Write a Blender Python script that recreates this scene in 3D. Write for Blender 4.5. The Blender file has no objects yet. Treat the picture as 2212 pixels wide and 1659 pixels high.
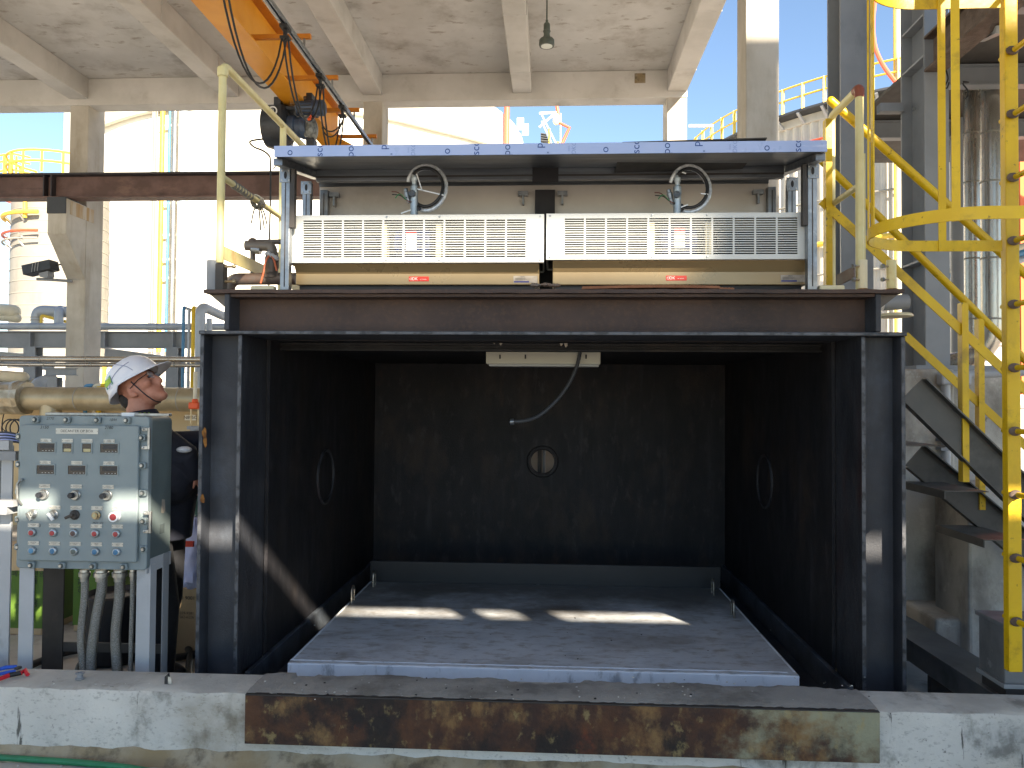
import bpy, bmesh, math, random
from mathutils import Vector as V, Matrix
random.seed(7)
R = math.radians
SC = bpy.context.scene
COL = SC.collection

# ------------------------------------------------------------------ camera
CAM_H = 1.65
FPX, CU, CV = 1661.0, 1106.0, 829.5          # focal length and centre, in units of a 2212 x 1659 frame
YAW, PITCH, ROLL = R(3.0), R(1.3), 0.0073
F_ = V((-math.sin(YAW)*math.cos(PITCH), math.cos(YAW)*math.cos(PITCH), math.sin(PITCH)))
R0 = V((math.cos(YAW), math.sin(YAW), 0)); U0 = R0.cross(F_)
R_ = R0*math.cos(ROLL) + U0*math.sin(ROLL)
U_ = U0*math.cos(ROLL) - R0*math.sin(ROLL)
EYE = V((0, 0, CAM_H))
cam_d = bpy.data.cameras.new('camera'); cam = bpy.data.objects.new('camera', cam_d); COL.objects.link(cam)
m = Matrix((R_, U_, -F_)).transposed().to_4x4(); m.translation = EYE
cam.matrix_world = m
cam_d.sensor_width = 36; cam_d.sensor_fit = 'HORIZONTAL'; cam_d.lens = FPX/2212*36
cam_d.clip_start = 0.05; cam_d.clip_end = 2000
SC.camera = cam

# ------------------------------------------------------------------ light
SUN_AZ = math.atan(0.58)                      # sun stands behind and to the right of the viewer
SUN_EL = math.atan(0.65*math.cos(SUN_AZ))
sun_d = bpy.data.lights.new('sun', 'SUN'); sun_d.energy = 4.0; sun_d.angle = R(0.53); sun_d.color = (1.0, 0.86, 0.67)
sun = bpy.data.objects.new('sun', sun_d); COL.objects.link(sun)
SUN_DIR = V((-math.sin(SUN_AZ)*math.cos(SUN_EL), math.cos(SUN_AZ)*math.cos(SUN_EL), -math.sin(SUN_EL)))
sun.rotation_euler = SUN_DIR.to_track_quat('-Z', 'Y').to_euler()
sun.location = (10, -20, 20)
world = bpy.data.worlds.new('World'); SC.world = world; world.use_nodes = True
nt = world.node_tree; nt.nodes.clear()
wo = nt.nodes.new('ShaderNodeOutputWorld'); bg = nt.nodes.new('ShaderNodeBackground')
sky = nt.nodes.new('ShaderNodeTexSky'); sky.sky_type = 'NISHITA'; sky.sun_disc = False
sky.sun_elevation = SUN_EL; sky.sun_rotation = math.pi - SUN_AZ
sky.air_density = 1.0; sky.dust_density = 0.08; sky.ozone_density = 1.6; sky.altitude = 20
tc = nt.nodes.new('ShaderNodeTexCoord'); mp = nt.nodes.new('ShaderNodeMapping'); mp.inputs['Scale'].default_value = (1, 1, 3.0)
nz = nt.nodes.new('ShaderNodeTexNoise'); nz.inputs['Scale'].default_value = 5.5; nz.inputs['Detail'].default_value = 7; nz.inputs['Roughness'].default_value = .55
rp = nt.nodes.new('ShaderNodeValToRGB'); rp.color_ramp.elements[0].position = .64; rp.color_ramp.elements[1].position = .78
rp.color_ramp.elements[1].color = (.4, .4, .4, 1)
mx = nt.nodes.new('ShaderNodeMixRGB'); mx.inputs[2].default_value = (11, 11.6, 12.6, 1)
nt.links.new(tc.outputs['Generated'], mp.inputs[0]); nt.links.new(mp.outputs[0], nz.inputs['Vector'])
nt.links.new(nz.outputs['Fac'], rp.inputs[0]); nt.links.new(rp.outputs[0], mx.inputs[0])
nt.links.new(sky.outputs[0], mx.inputs[1]); nt.links.new(mx.outputs[0], bg.inputs[0])
bg.inputs[1].default_value = 0.05
nt.links.new(bg.outputs[0], wo.inputs[0])
SC.view_settings.view_transform = 'Standard'; SC.view_settings.look = 'None'
SC.view_settings.gamma = 1; SC.view_settings.use_curve_mapping = False
SC.view_settings.exposure = 2.38
SC.cycles.use_denoising = True
SC.cycles.max_bounces = 8; SC.cycles.diffuse_bounces = 5; SC.cycles.glossy_bounces = 4
SC.cycles.sample_clamp_indirect = 8

# ------------------------------------------------------------------ helpers
def ray(u, v): return F_ + R_*((u-CU)/FPX) - U_*((v-CV)/FPX)
def W(u, v, Y):                                # the point at distance Y ahead seen at frame position u, v
    d = ray(u, v); return EYE + d*(Y/d.y)
def WZ(u, v, z):                               # the same, at height z
    d = ray(u, v); return EYE + d*((z-CAM_H)/d.z)
def WX(u, v, x):
    d = ray(u, v); return EYE + d*(x/d.x)
ORG = {}
def thing(name, label, cat, loc, group=None):
    o = bpy.data.objects.new(name, None); COL.objects.link(o); o.location = loc; o.empty_display_size = .1
    o['label'] = label; o['category'] = cat
    if group: o['group'] = group
    ORG[o] = V(loc); return o
def tag(o, label, cat, group=None):
    o['label'] = label; o['category'] = cat
    if group: o['group'] = group
    return o
def frame_of(d, up=None):
    d = d.normalized(); up = V(up) if up else (V((0, 0, 1)) if abs(d.z) < .95 else V((0, 1, 0)))
    s = d.cross(up).normalized(); return s, s.cross(d).normalized()
class MB:
    def __init__(s): s.v = []; s.f = []
    def add(s, vs, fs):
        n = len(s.v); s.v += [V(p) for p in vs]; s.f += [tuple(i+n for i in f) for f in fs]; return s
    def box(s, a, b):
        a, b = V(a), V(b); x0, x1 = sorted((a.x, b.x)); y0, y1 = sorted((a.y, b.y)); z0, z1 = sorted((a.z, b.z))
        return s.add([(x, y, z) for z in (z0, z1) for y in (y0, y1) for x in (x0, x1)],
                     [(0, 2, 3, 1), (4, 5, 7, 6), (0, 1, 5, 4), (2, 6, 7, 3), (0, 4, 6, 2), (1, 3, 7, 5)])
    def hexa(s, p): return s.add(p, [(0, 2, 3, 1), (4, 5, 7, 6), (0, 1, 5, 4), (2, 6, 7, 3), (0, 4, 6, 2), (1, 3, 7, 5)])
    def bar(s, p0, p1, w, h, up=None):
        p0, p1 = V(p0), V(p1); a, b = frame_of(p1-p0, up); a *= w/2; b *= h/2
        return s.hexa([p0-a-b, p0+a-b, p1-a-b, p1+a-b, p0-a+b, p0+a+b, p1-a+b, p1+a+b])
    def prism(s, poly, vec):
        vec = V(vec); n = len(poly); pts = [V(p) for p in poly]
        return s.add(pts+[p+vec for p in pts], [tuple(range(n))[::-1], tuple(range(n, 2*n))] +
                     [(i, (i+1) % n, (i+1) % n+n, i+n) for i in range(n)])
    def prof(s, p0, p1, prof, up=None):        # profile of (side, up) pairs swept straight
        p0, p1 = V(p0), V(p1); a, b = frame_of(p1-p0, up)
        return s.prism([p0+a*x+b*y for x, y in prof], p1-p0)
    def ibeam(s, p0, p1, H, B, tw, tf, up=None):
        h, b, w = H/2, B/2, tw/2
        return s.prof(p0, p1, [(-b, -h), (b, -h), (b, -h+tf), (w, -h+tf), (w, h-tf), (b, h-tf), (b, h), (-b, h), (-b, h-tf), (-w, h-tf), (-w, -h+tf), (-b, -h+tf)], up)
    def tube(s, pts, r, n=10, closed=False, caps=True):
        pts = [V(p) for p in pts]; k = len(pts); rs = r if isinstance(r, (list, tuple)) else [r]*k
        t0 = (pts[1]-pts[0]).normalized(); a, b = frame_of(t0); rings = []
        for i in range(k):
            t = (pts[(i+1) % k]-pts[i-1]) if closed else (pts[min(i+1, k-1)]-pts[max(i-1, 0)])
            t = t.normalized(); a = (a-t*a.dot(t)); a = a.normalized() if a.length > 1e-6 else frame_of(t)[0]; b = t.cross(a)
            rings.append([pts[i]+(a*math.cos(2*math.pi*j/n)+b*math.sin(2*math.pi*j/n))*rs[i] for j in range(n)])
        vs = [p for q in rings for p in q]; fs = []
        for i in range(k if closed else k-1):
            for j in range(n):
                i2 = (i+1) % k; fs.append((i*n+j, i*n+(j+1) % n, i2*n+(j+1) % n, i2*n+j))
        if caps and not closed: fs += [tuple(range(n))[::-1], tuple(range((k-1)*n, k*n))]
        return s.add(vs, fs)
    def cyl(s, p0, p1, r, r1=None, n=16): return s.tube([p0, p1], [r, r if r1 is None else r1], n)
    def lathe(s, prof, o, ax, n=24):           # profile of (radius, height)
        o = V(o); ax = V(ax).normalized(); a, b = frame_of(ax); k = len(prof)
        vs = [o+ax*h+(a*math.cos(2*math.pi*j/n)+b*math.sin(2*math.pi*j/n))*r for r, h in prof for j in range(n)]
        fs = [(i*n+j, i*n+(j+1) % n, (i+1)*n+(j+1) % n, (i+1)*n+j) for i in range(k-1) for j in range(n)]
        fs += [tuple(range(n))[::-1], tuple(range((k-1)*n, k*n))]
        return s.add(vs, fs)
    def ell(s, c, rad, ax=None, n=16, mrow=10):
        c = V(c); ax = ax or (V((1, 0, 0)), V((0, 1, 0)), V((0, 0, 1)))
        vs = [c-ax[2]*rad[2]]; fs = []
        for i in range(1, mrow):
            t = math.pi*i/mrow-math.pi/2
            for j in range(n):
                p = 2*math.pi*j/n
                vs.append(c+ax[0]*rad[0]*math.cos(t)*math.cos(p)+ax[1]*rad[1]*math.cos(t)*math.sin(p)+ax[2]*rad[2]*math.sin(t))
        vs.append(c+ax[2]*rad[2]); L = len(vs)-1
        for j in range(n): fs.append((0, 1+(j+1) % n, 1+j)); fs.append((L, L-n+j, L-n+(j+1) % n))
        for i in range(mrow-2):
            for j in range(n):
                a = 1+i*n+j; b = 1+i*n+(j+1) % n; fs.append((a, b, b+n, a+n))
        return s.add(vs, fs)
    def build(s, name, mat, parent=None, smooth=True, bevel=0, mods=None, loc=None):
        if parent is not None: o0 = ORG[parent]
        elif loc is not None: o0 = V(loc)
        else:
            xs = [p.x for p in s.v]; ys = [p.y for p in s.v]; o0 = V(((min(xs)+max(xs))/2, (min(ys)+max(ys))/2, min(p.z for p in s.v)))
        me = bpy.data.meshes.new(name); me.from_pydata([p-o0 for p in s.v], [], s.f); me.validate()
        me.materials.append(MAT[mat] if isinstance(mat, str) else mat)
        if smooth:
            me.polygons.foreach_set('use_smooth', [True]*len(me.polygons)); me.set_sharp_from_angle(angle=R(38))
        o = bpy.data.objects.new(name, me); COL.objects.link(o); ORG[o] = o0
        if parent is not None: o.parent = parent
        else: o.location = o0
        if bevel:
            b = o.modifiers.new('bevel', 'BEVEL'); b.width = bevel; b.segments = 2; b.limit_method = 'ANGLE'; b.angle_limit = R(40); b.harden_normals = False
        return o
def structure(o): o['kind'] = 'structure'; return o
def stuff(o): o['kind'] = 'stuff'; return o
def arc(c, a, b, r, t0, t1, n=8): return [V(c)+(V(a)*math.cos(t0+(t1-t0)*i/n)+V(b)*math.sin(t0+(t1-t0)*i/n))*r for i in range(n+1)]
def smooth_path(pts, n=8):                     # Catmull-Rom through points
    pts = [V(p) for p in pts]; out = []
    for i in range(len(pts)-1):
        p0 = pts[max(i-1, 0)]; p1 = pts[i]; p2 = pts[i+1]; p3 = pts[min(i+2, len(pts)-1)]
        for k in range(n):
            t = k/n
            out.append(.5*((2*p1)+(p2-p0)*t+(2*p0-5*p1+4*p2-p3)*t*t+(3*p1-p0-3*p2+p3)*t**3))
    return out+[pts[-1]]
def rounded(pts, r, n=5):                      # polyline with filleted corners, for bent pipe
    pts = [V(p) for p in pts]; out = [pts[0]]
    for i in range(1, len(pts)-1):
        a = (pts[i-1]-pts[i]); b = (pts[i+1]-pts[i]); d = min(r, a.length*.45, b.length*.45)
        p0 = pts[i]+a.normalized()*d; p2 = pts[i]+b.normalized()*d
        for k in range(n+1):
            t = k/n; out.append(p0*(1-t)**2+pts[i]*2*t*(1-t)+p2*t*t)
    return out+[pts[-1]]
DG = None
def lettering(s, p, h, mat, parent, x=(1, 0, 0), y=(0, 0, 1), name='lettering', align='CENTER', ex=.0006, sx=1.0, shear=0, clip=None):
    cu = bpy.data.curves.new('t', 'FONT'); cu.body = s; cu.size = 1; cu.align_x = align; cu.align_y = 'CENTER'; cu.shear = shear
    cu.resolution_u = 3
    to = bpy.data.objects.new('t', cu); COL.objects.link(to)
    bpy.context.view_layer.update(); dg = bpy.context.evaluated_depsgraph_get()
    me = bpy.data.meshes.new_from_object(to.evaluated_get(dg)); bpy.data.objects.remove(to); bpy.data.curves.remove(cu)
    x, y = V(x).normalized(), V(y).normalized(); nrm = x.cross(y); o0 = ORG[parent]
    for v in me.vertices: v.co = V(p)+x*(v.co.x*h*1.4*sx)+y*(v.co.y*h*1.4)+nrm*ex-o0
    if clip:                                   # cut the print off at the sheet's edges
        bm = bmesh.new(); bm.from_mesh(me)
        for zc, sg in ((clip[0], -1), (clip[1], 1)):
            bmesh.ops.bisect_plane(bm, geom=bm.verts[:]+bm.edges[:]+bm.faces[:], plane_co=(0, 0, zc-o0.z), plane_no=(0, 0, sg), clear_outer=True)
        bm.to_mesh(me); bm.free()
    me.materials.clear(); me.materials.append(MAT[mat]); me.name = name
    o = bpy.data.objects.new(name, me); COL.objects.link(o); o.parent = parent; ORG[o] = o0
    return o

# ------------------------------------------------------------------ materials
MAT = {}
def lin(h, k=1.0):
    if not isinstance(h, str): return (*h, 1)
    h = h.lstrip('#'); c = [int(h[i:i+2], 16)/255 for i in (0, 2, 4)]
    return tuple(min(1, k*((x/12.92) if x <= .04045 else ((x+.055)/1.055)**2.4)) for x in c)+(1,)
def mat(name, c1, c2=None, scale=4, rough=.6, metal=0, bump=0, bscale=60, stretch=(1, 1, 1), patches=(), lo=.35, hi=.65, rvar=.12, spec=.5, aniso=None, coat=0):
    """colour c1 to c2 by noise; patches: (colour, scale, threshold, softness, stretch, strength)"""
    M = bpy.data.materials.new(name); M.use_nodes = True; n = M.node_tree; b = n.nodes['Principled BSDF']; L = n.links.new
    tcn = n.nodes.new('ShaderNodeTexCoord'); gi = n.nodes.new('ShaderNodeObjectInfo')
    def noise(sc, det=6, st=(1, 1, 1), ro=.6, off=0):
        mpn = n.nodes.new('ShaderNodeMapping'); mpn.inputs['Scale'].default_value = st; mpn.inputs['Location'].default_value = (off, off*.7, off*1.3)
        L(tcn.outputs['Object'], mpn.inputs[0])
        z = n.nodes.new('ShaderNodeTexNoise'); z.inputs['Scale'].default_value = sc; z.inputs['Detail'].default_value = det; z.inputs['Roughness'].default_value = ro
        L(mpn.outputs[0], z.inputs['Vector']); return z.outputs['Fac']
    def ramp(src, a, c):
        r_ = n.nodes.new('ShaderNodeMapRange'); r_.interpolation_type = 'SMOOTHSTEP'
        r_.inputs[1].default_value = a; r_.inputs[2].default_value = c; L(src, r_.inputs[0]); return r_.outputs[0]
    nb = noise(scale, 7, stretch); cur = None
    mxn = n.nodes.new('ShaderNodeMixRGB'); mxn.inputs[1].default_value = lin(c1); mxn.inputs[2].default_value = lin(c2 if c2 else c1)
    L(ramp(nb, lo, hi), mxn.inputs[0]); cur = mxn.outputs[0]
    for i, (pc, ps, th, so, st, k, *gr) in enumerate(patches):
        q = noise(ps, 8, st, .65, 3.7*(i+1))
        if gr:                                 # (axis, from, to, amount): the wear is denser towards one end
            ax, ga, gb_, am = gr[0]; sp = n.nodes.new('ShaderNodeSeparateXYZ'); L(tcn.outputs['Object'], sp.inputs[0])
            g_ = n.nodes.new('ShaderNodeMapRange'); g_.inputs[1].default_value = ga; g_.inputs[2].default_value = gb_; g_.inputs[4].default_value = am
            L(sp.outputs[ax], g_.inputs[0]); ad = n.nodes.new('ShaderNodeMath'); L(q, ad.inputs[0]); L(g_.outputs[0], ad.inputs[1]); q = ad.outputs[0]
        q = ramp(q, th-so, th+so)
        if k < 1:
            mu = n.nodes.new('ShaderNodeMath'); mu.operation = 'MULTIPLY'; mu.inputs[1].default_value = k; L(q, mu.inputs[0]); q = mu.outputs[0]
        x2 = n.nodes.new('ShaderNodeMixRGB'); x2.inputs[2].default_value = lin(pc); L(cur, x2.inputs[1]); L(q, x2.inputs[0]); cur = x2.outputs[0]
    L(cur, b.inputs['Base Color'])
    b.inputs['Metallic'].default_value = metal; b.inputs['Specular IOR Level'].default_value = spec
    if coat: b.inputs['Coat Weight'].default_value = coat
    rr = n.nodes.new('ShaderNodeMapRange'); rr.inputs[3].default_value = max(0.02, rough-rvar); rr.inputs[4].default_value = min(1, rough+rvar)
    L(noise(scale*3.1, 5, stretch), rr.inputs[0]); L(rr.outputs[0], b.inputs['Roughness'])
    if bump:
        bn = n.nodes.new('ShaderNodeBump'); bn.inputs['Strength'].default_value = min(1, bump); bn.inputs['Distance'].default_value = .01
        L(noise(bscale, 6, stretch, .7), bn.inputs['Height']); L(bn.outputs[0], b.inputs['Normal'])
    MAT[name] = M; return M
I3 = (1, 1, 1)
VS = (6, 6, .5)                                # vertical streaks
mat('ground', '#b3aea6', '#9e9991', 2.2, .85, bump=.5, bscale=45, patches=[('#5a5248', 3, .62, .1, I3, .7), ('#a79d8c', 11, .66, .06, I3, .6)])
mat('roof_concrete', '#d0cfcd', '#c0bfbc', .7, .9, bump=.25, bscale=14, patches=[('#837a70', .9, .60, .12, I3, .6), ('#8a8074', 2.6, .62, .04, (1, 2.2, 1), .6), ('#6f675d', 26, .72, .05, I3, .6)])
mat('beam_concrete', '#cfcdc9', '#bebcb7', .9, .88, bump=.2, bscale=18, patches=[('#8d857a', 1.6, .63, .1, I3, .4), ('#776d60', 22, .75, .04, I3, .6)])
mat('column_concrete', '#bdb8ae', '#aca69b', 1.2, .88, bump=.2, bscale=20, patches=[('#8a7d66', 1.3, .60, .12, (1.5, 1.5, .35), .5), ('#6d665a', 24, .73, .05, I3, .6)])
mat('corbel_stain', '#a8895c', '#b9b1a2', 2.5, .9, stretch=(4, 4, .4), bump=.2)
mat('kerb_paint', '#d8d5cc', '#bfbdb6', 1.6, .85, bump=.5, bscale=70, lo=.3, hi=.7, patches=[('#6a6960', 2.3, .60, .05, (1, 1, .8), .75), ('#55534b', 24, .68, .03, (1, 1, 1.1), .85), ('#7f7e77', 55, .60, .06, (.7, 1, 1.2), .45), ('#45443e', 6, .66, .02, (2.2, 1, .22), .9), ('#7d6f52', 1.3, .62, .1, (1, 1, 1.5), .5)])
mat('kerb_top', '#a5a29b', '#bab7af', 3, .92, bump=.7, bscale=40, patches=[('#6b675f', 5, .60, .1, I3, .7), ('#c4c2bb', 16, .68, .05, I3, .7), ('#8a6f45', 2.2, .70, .05, I3, .6)])
mat('kerb_foot', '#8c7c5e', '#a39a86', 3, .95, bump=.5, bscale=40, patches=[('#4f4639', 5, .58, .08, I3, .8)])
mat('sill_concrete', '#918e88', '#9e9b94', 4, .95, bump=.8, bscale=55, patches=[('#5a564f', 3, .58, .1, I3, .6), ('#b9b6ae', 38, .74, .03, I3, .8), ('#3c3935', 25, .74, .03, I3, .8)])
mat('rust_plate', '#553722', '#392720', 7.0, .8, bump=.7, bscale=50, lo=.35, hi=.62, patches=[('#8f7046', 4.5, .57, .09, (1.2, 1, .9), .75), ('#7a3a1c', 3.5, .62, .05, (1.2, 1, 1), .7), ('#96967c', 3.2, .74, .10, (1, 1, 1.2), .9, ('X', .35, 1.25, .30)), ('#1f1b19', 3.0, .60, .06, (1.2, 1, .8), .92, ('X', 1.25, .2, .06)), ('#a08d5e', 15, .63, .06, (1, 1, .7), .55), ('#2a1f18', 9, .68, .04, (1.6, 1, .8), .8), ('#5a2e17', 18, .69, .03, (1, 1, .5), .6)])
mat('rust_plate_pale', '#8f8d6e', '#857450', 3.0, .8, bump=.5, bscale=50, patches=[('#7c4a20', 4, .64, .05, I3, .8), ('#2a211b', 6, .72, .03, I3, .9)])
mat('black_steel', '#3a3d44', '#2b2e35', 2.5, .55, bump=.25, bscale=90, patches=[('#59626e', 1.7, .64, .1, (1, 1, .8), .5), ('#3a3c42', 3, .68, .08, (1, 1, .5), .5), ('#4c3a28', 26, .77, .02, I3, .6), ('#5a5c60', 55, .78, .02, I3, .6)], spec=.45, rvar=.18)
mat('black_edge', '#54575d', '#303237', 14, .45, metal=.3, bump=.3, bscale=60, lo=.45, hi=.6)
mat('header_steel', '#433734', '#52423b', 1.8, .62, bump=.3, bscale=120, patches=[('#5d483b', 40, .57, .08, (1, 1, 1), .45), ('#1f1e20', .9, .60, .1, (.7, 1, 1), .6)], spec=.35)
mat('soot', '#201f23', '#15161b', 2.0, .62, bump=.4, bscale=60, stretch=(2, 2, .9), patches=[('#3a3029', 2.2, .58, .1, (1.4, 1.4, .7), .7), ('#454145', 7, .62, .08, (2, 2, .8), .4), ('#3f4046', 4, .62, .08, (2, 2, .2), .35), ('#4a3526', 3, .68, .06, (1.5, 1.5, .6), .5), ('#4a2f1e', 3, .72, .05, (2, 2, .6), .6), ('#131316', 1.2, .55, .12, (1, 1, .6), .7)], spec=.35)
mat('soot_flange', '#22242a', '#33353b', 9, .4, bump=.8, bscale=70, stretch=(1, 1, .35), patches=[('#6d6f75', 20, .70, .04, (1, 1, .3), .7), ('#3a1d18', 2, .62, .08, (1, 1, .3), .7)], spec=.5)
mat('rust_flake', '#9a6a2a', '#6a3f17', 30, .8, bump=.6)
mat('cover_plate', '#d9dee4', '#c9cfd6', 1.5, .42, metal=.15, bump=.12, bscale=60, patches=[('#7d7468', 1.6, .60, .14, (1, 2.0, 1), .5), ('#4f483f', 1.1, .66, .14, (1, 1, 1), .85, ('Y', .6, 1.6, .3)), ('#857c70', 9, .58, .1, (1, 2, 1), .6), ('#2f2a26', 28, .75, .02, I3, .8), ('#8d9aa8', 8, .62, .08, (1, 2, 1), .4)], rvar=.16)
mat('cover_edge', '#e2e8f0', '#d2d9e2', 3, .34, metal=.0, patches=[('#4c545e', 7, .62, .06, (1, 1, .4), .6)])
mat('lift_ring', '#a09c94', '#6d675f', 20, .4, metal=.8)
mat('galvanised', '#9a9ea3', '#7f8489', 10, .38, metal=.85, bump=.08, bscale=200, patches=[('#c2c6ca', 30, .66, .05, I3, .4)])
mat('shelter_sheet', '#cbc4bc', '#bdb6ae', 1.5, .4, metal=.35, patches=[('#5f5c58', .8, .62, .15, I3, .4)])
mat('shelter_profile', '#85898f', '#6d7177', 6, .38, metal=.8, stretch=(.3, 4, 4), patches=[('#4a4d52', 5, .64, .06, (.4, 3, 3), .6)])
mat('black_spray', '#141317', '#1d1b20', 5, .6)
mat('film', '#a9b9e0', '#9db0da', 1.4, .30, spec=.5, coat=.2, patches=[('#8798c4', 2, .66, .1, (.4, 1, 1), .4), ('#c9d3ee', 6, .70, .05, (.5, 1, 3), .5)])
mat('film_print', '#1d4690', '#173a78', 20, .4)
mat('film_print_pale', '#7f93c4', None, 20, .4)
mat('cream_panel', '#cfd2d0', '#c9ccca', 2, .42, spec=.4)
mat('cream_body', '#93805f', '#8b7858', 1.2, .3, metal=.25, spec=.5, patches=[('#a89470', .9, .62, .14, I3, .4)])
mat('cream_strip', '#d8cfae', None, 5, .5)
mat('dark_inside', '#15161a', '#101114', 5, .6)
mat('motor_blue', '#2b3c78', '#23315f', 8, .45)
mat('blower', '#4c4e51', '#26282a', 30, .35, metal=.9, stretch=(1, 6, 6))
mat('sticker_red', '#c8321f', '#bd2c1b', 10, .4)
mat('sticker_white', '#e6e3dc', None, 5, .5)
mat('sticker_grey', '#9d958a', '#8b8378', 30, .5)
mat('sticker_blue', '#2b2f6e', None, 5, .5)
mat('conduit', '#d4d7da', '#b4b7ba', 60, .35, metal=.25)
mat('fitting', '#a9b2b8', '#8d969c', 14, .4, metal=.7)
mat('brass', '#b8a98c', '#9a8a6c', 20, .35, metal=.8)
mat('rubber', '#17181a', '#222326', 12, .55)
mat('cable_tie', '#dfe3e6', None, 5, .4)
mat('wire_green', '#1f8a55', None, 5, .4)
mat('wire_brown', '#6a4038', None, 5, .4)
mat('pale_yellow', '#d6cd9a', '#cbbf86', 5, .5, patches=[('#b48a4e', 4, .68, .05, (1, 1, .5), .7), ('#8c6b4a', 30, .75, .03, I3, .6)])
mat('yellow', '#d8b400', '#cfa800', 4, .45, bump=.12, bscale=60, patches=[('#8a6f12', 7, .60, .08, I3, .55), ('#3d3310', 30, .655, .03, I3, .8), ('#a58a10', 3, .6, .1, (1, 1, .4), .5)])
mat('yellow_far', '#e0c04a', '#d8b63e', 3, .5)
mat('orange', '#e39c26', '#d9901c', 1.5, .42, patches=[('#9a5510', 2, .66, .08, (1, .3, 1), .5), ('#6d3b10', 26, .76, .03, I3, .6)])
mat('orange_dark', '#c47a1c', '#b46c18', 3, .5)
mat('hoist_grey', '#2f343c', '#23272e', 6, .45, patches=[('#16171a', 5, .6, .08, I3, .7), ('#5a5e62', 22, .72, .04, I3, .5)])
mat('ledge', '#4d545d', '#33373d', 5, .45, bump=.3, patches=[('#20222a', 3, .58, .08, I3, .7)])
mat('cover_back_shade', '#1c1e22', '#17181b', 2, .5, metal=.1)  # cover plate darkened: the shade deep in the chamber put into the colour
mat('port_back', '#c9bdae', '#bdb1a2', 3, .8)
mat('hoist_blue', '#3a4c66', '#2c3a50', 6, .45, patches=[('#1a1d22', 5, .6, .08, I3, .6)])
mat('hoist_alloy', '#8d8f8c', '#5e605e', 18, .5, metal=.5)
mat('orange_cap', '#d9531f', None, 5, .5)
mat('white_mark', '#d8dadc', None, 5, .5)
mat('runway', '#6d5550', '#57423d', 2, .7, bump=.3, bscale=50, patches=[('#8a6e60', 2.4, .62, .08, (.5, 1, 1), .5), ('#33292a', 3, .66, .08, (.5, 1, 2), .7), ('#9a8a80', 26, .72, .03, (.6, 1, 2), .5)])
mat('runway_dark', '#2d2b31', '#3a3538', 4, .6)
mat('tank_white', '#ece9df', '#e6e3d8', .05, .55, spec=.3, patches=[('#d8d2c2', .12, .66, .1, (1, 1, .3), .4)])
mat('tank_trim', '#d5d0bf', None, 1, .6)
mat('tank_pipe_blue', '#b9cbdb', None, 1, .5)
mat('steel_blue', '#4f87ad', '#4378a0', 3, .5)
mat('red_pipe', '#c4573a', '#b84c32', 3, .5)
mat('red_pipe_bright', '#d96044', None, 3, .5)
mat('clad_white', '#c4c0b6', '#b7b3a9', .5, .6, patches=[('#9d988c', 1.2, .63, .1, (2, 2, .3), .4)])
mat('clad_seam', '#8f8c83', None, 3, .6)
mat('clad_grey', '#a7a9a8', '#97999a', 1, .5)
mat('silver_clad', '#b4b0a8', '#9c978e', 2, .26, metal=.85, stretch=(3, 3, .5), bump=.1, bscale=25, patches=[('#6f665c', 2.5, .66, .06, (2, 2, .4), .5)])
mat('silver_clad_h', '#b8b2a8', '#a29a90', 2, .25, metal=.85, stretch=(.5, 3, 3), bump=.1, bscale=25, patches=[('#7d746a', 2.5, .66, .06, (.4, 2, 2), .5)])
mat('tan_clad', '#a69a80', '#8f8368', 3, .4, metal=.45, bump=.25, bscale=14, patches=[('#6b5f48', 3, .64, .08, I3, .5), ('#c2b79e', 6, .66, .06, I3, .4)])
mat('foil', '#b9b2a2', '#958c78', 6, .35, metal=.6, bump=1, bscale=9)
mat('grey_paint', '#878b90', '#7c8085', 2, .5, patches=[('#5f6367', 3, .66, .08, (1, 1, .4), .5), ('#a8acb0', 14, .72, .04, I3, .4)])
mat('grey_paint_light', '#a9adb2', '#9da1a6', 2, .5, patches=[('#7d8186', 4, .66, .06, I3, .5)])
mat('grey_pipe', '#a4acb6', '#949ca6', 2, .4, metal=.1)
mat('cream_pipe', '#cfc7b0', '#c2b9a0', 3, .5)
mat('tan_wall', '#c2ac86', '#b6a17c', 2, .85, patches=[('#9b8866', 2, .64, .1, (1, 1, .5), .4)])
mat('sign_white', '#d9d4c6', None, 5, .6)
mat('ink', '#1c1c1e', None, 5, .6)
mat('panel_teal', '#7d8a8e', '#758287', 3, .5, bump=.12, bscale=160, patches=[('#5f6e70', 4, .68, .07, I3, .4), ('#4a5556', 30, .76, .03, I3, .6)])
mat('panel_side', '#5f6b6c', '#556061', 3, .5, bump=.12, bscale=120, patches=[('#3f4849', 3, .62, .1, (1, 1, .5), .5), ('#9aa2a2', 34, .77, .02, I3, .5)])
mat('panel_recess', '#4a5455', '#3d4647', 6, .7)
mat('zinc', '#b3b5b4', '#8e908f', 20, .36, metal=.85)
mat('name_plate', '#b9bab6', '#a9aaa6', 20, .4, metal=.4)
mat('meter_glass', '#24282a', '#1c2022', 10, .12, spec=.6)
mat('meter_yellow', '#a8a27c', None, 8, .3)
mat('button_red', '#a8323a', '#8f2a33', 20, .35)
mat('button_blue', '#2f6f9a', '#2a6288', 20, .35)
mat('button_dark', '#4d3a3c', None, 20, .4)
mat('button_grey', '#4d5a5a', None, 20, .4)
mat('braid', '#a3a29e', '#74736d', 160, .32, metal=.75, bump=.6, bscale=220, stretch=(1, 1, 2))
mat('dark_steel', '#3f3b38', '#322f2d', 4, .6, patches=[('#5a5048', 6, .66, .06, I3, .5)])
mat('navy', '#1e2230', '#191c28', 9, .85, bump=.4, bscale=30)
mat('navy_trouser', '#14161c', '#101218', 9, .9, bump=.4, bscale=30)
mat('boot', '#17161a', None, 9, .6)
mat('skin', '#c78e78', '#b4765f', 14, .55, bump=.1, bscale=120, spec=.35)
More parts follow.
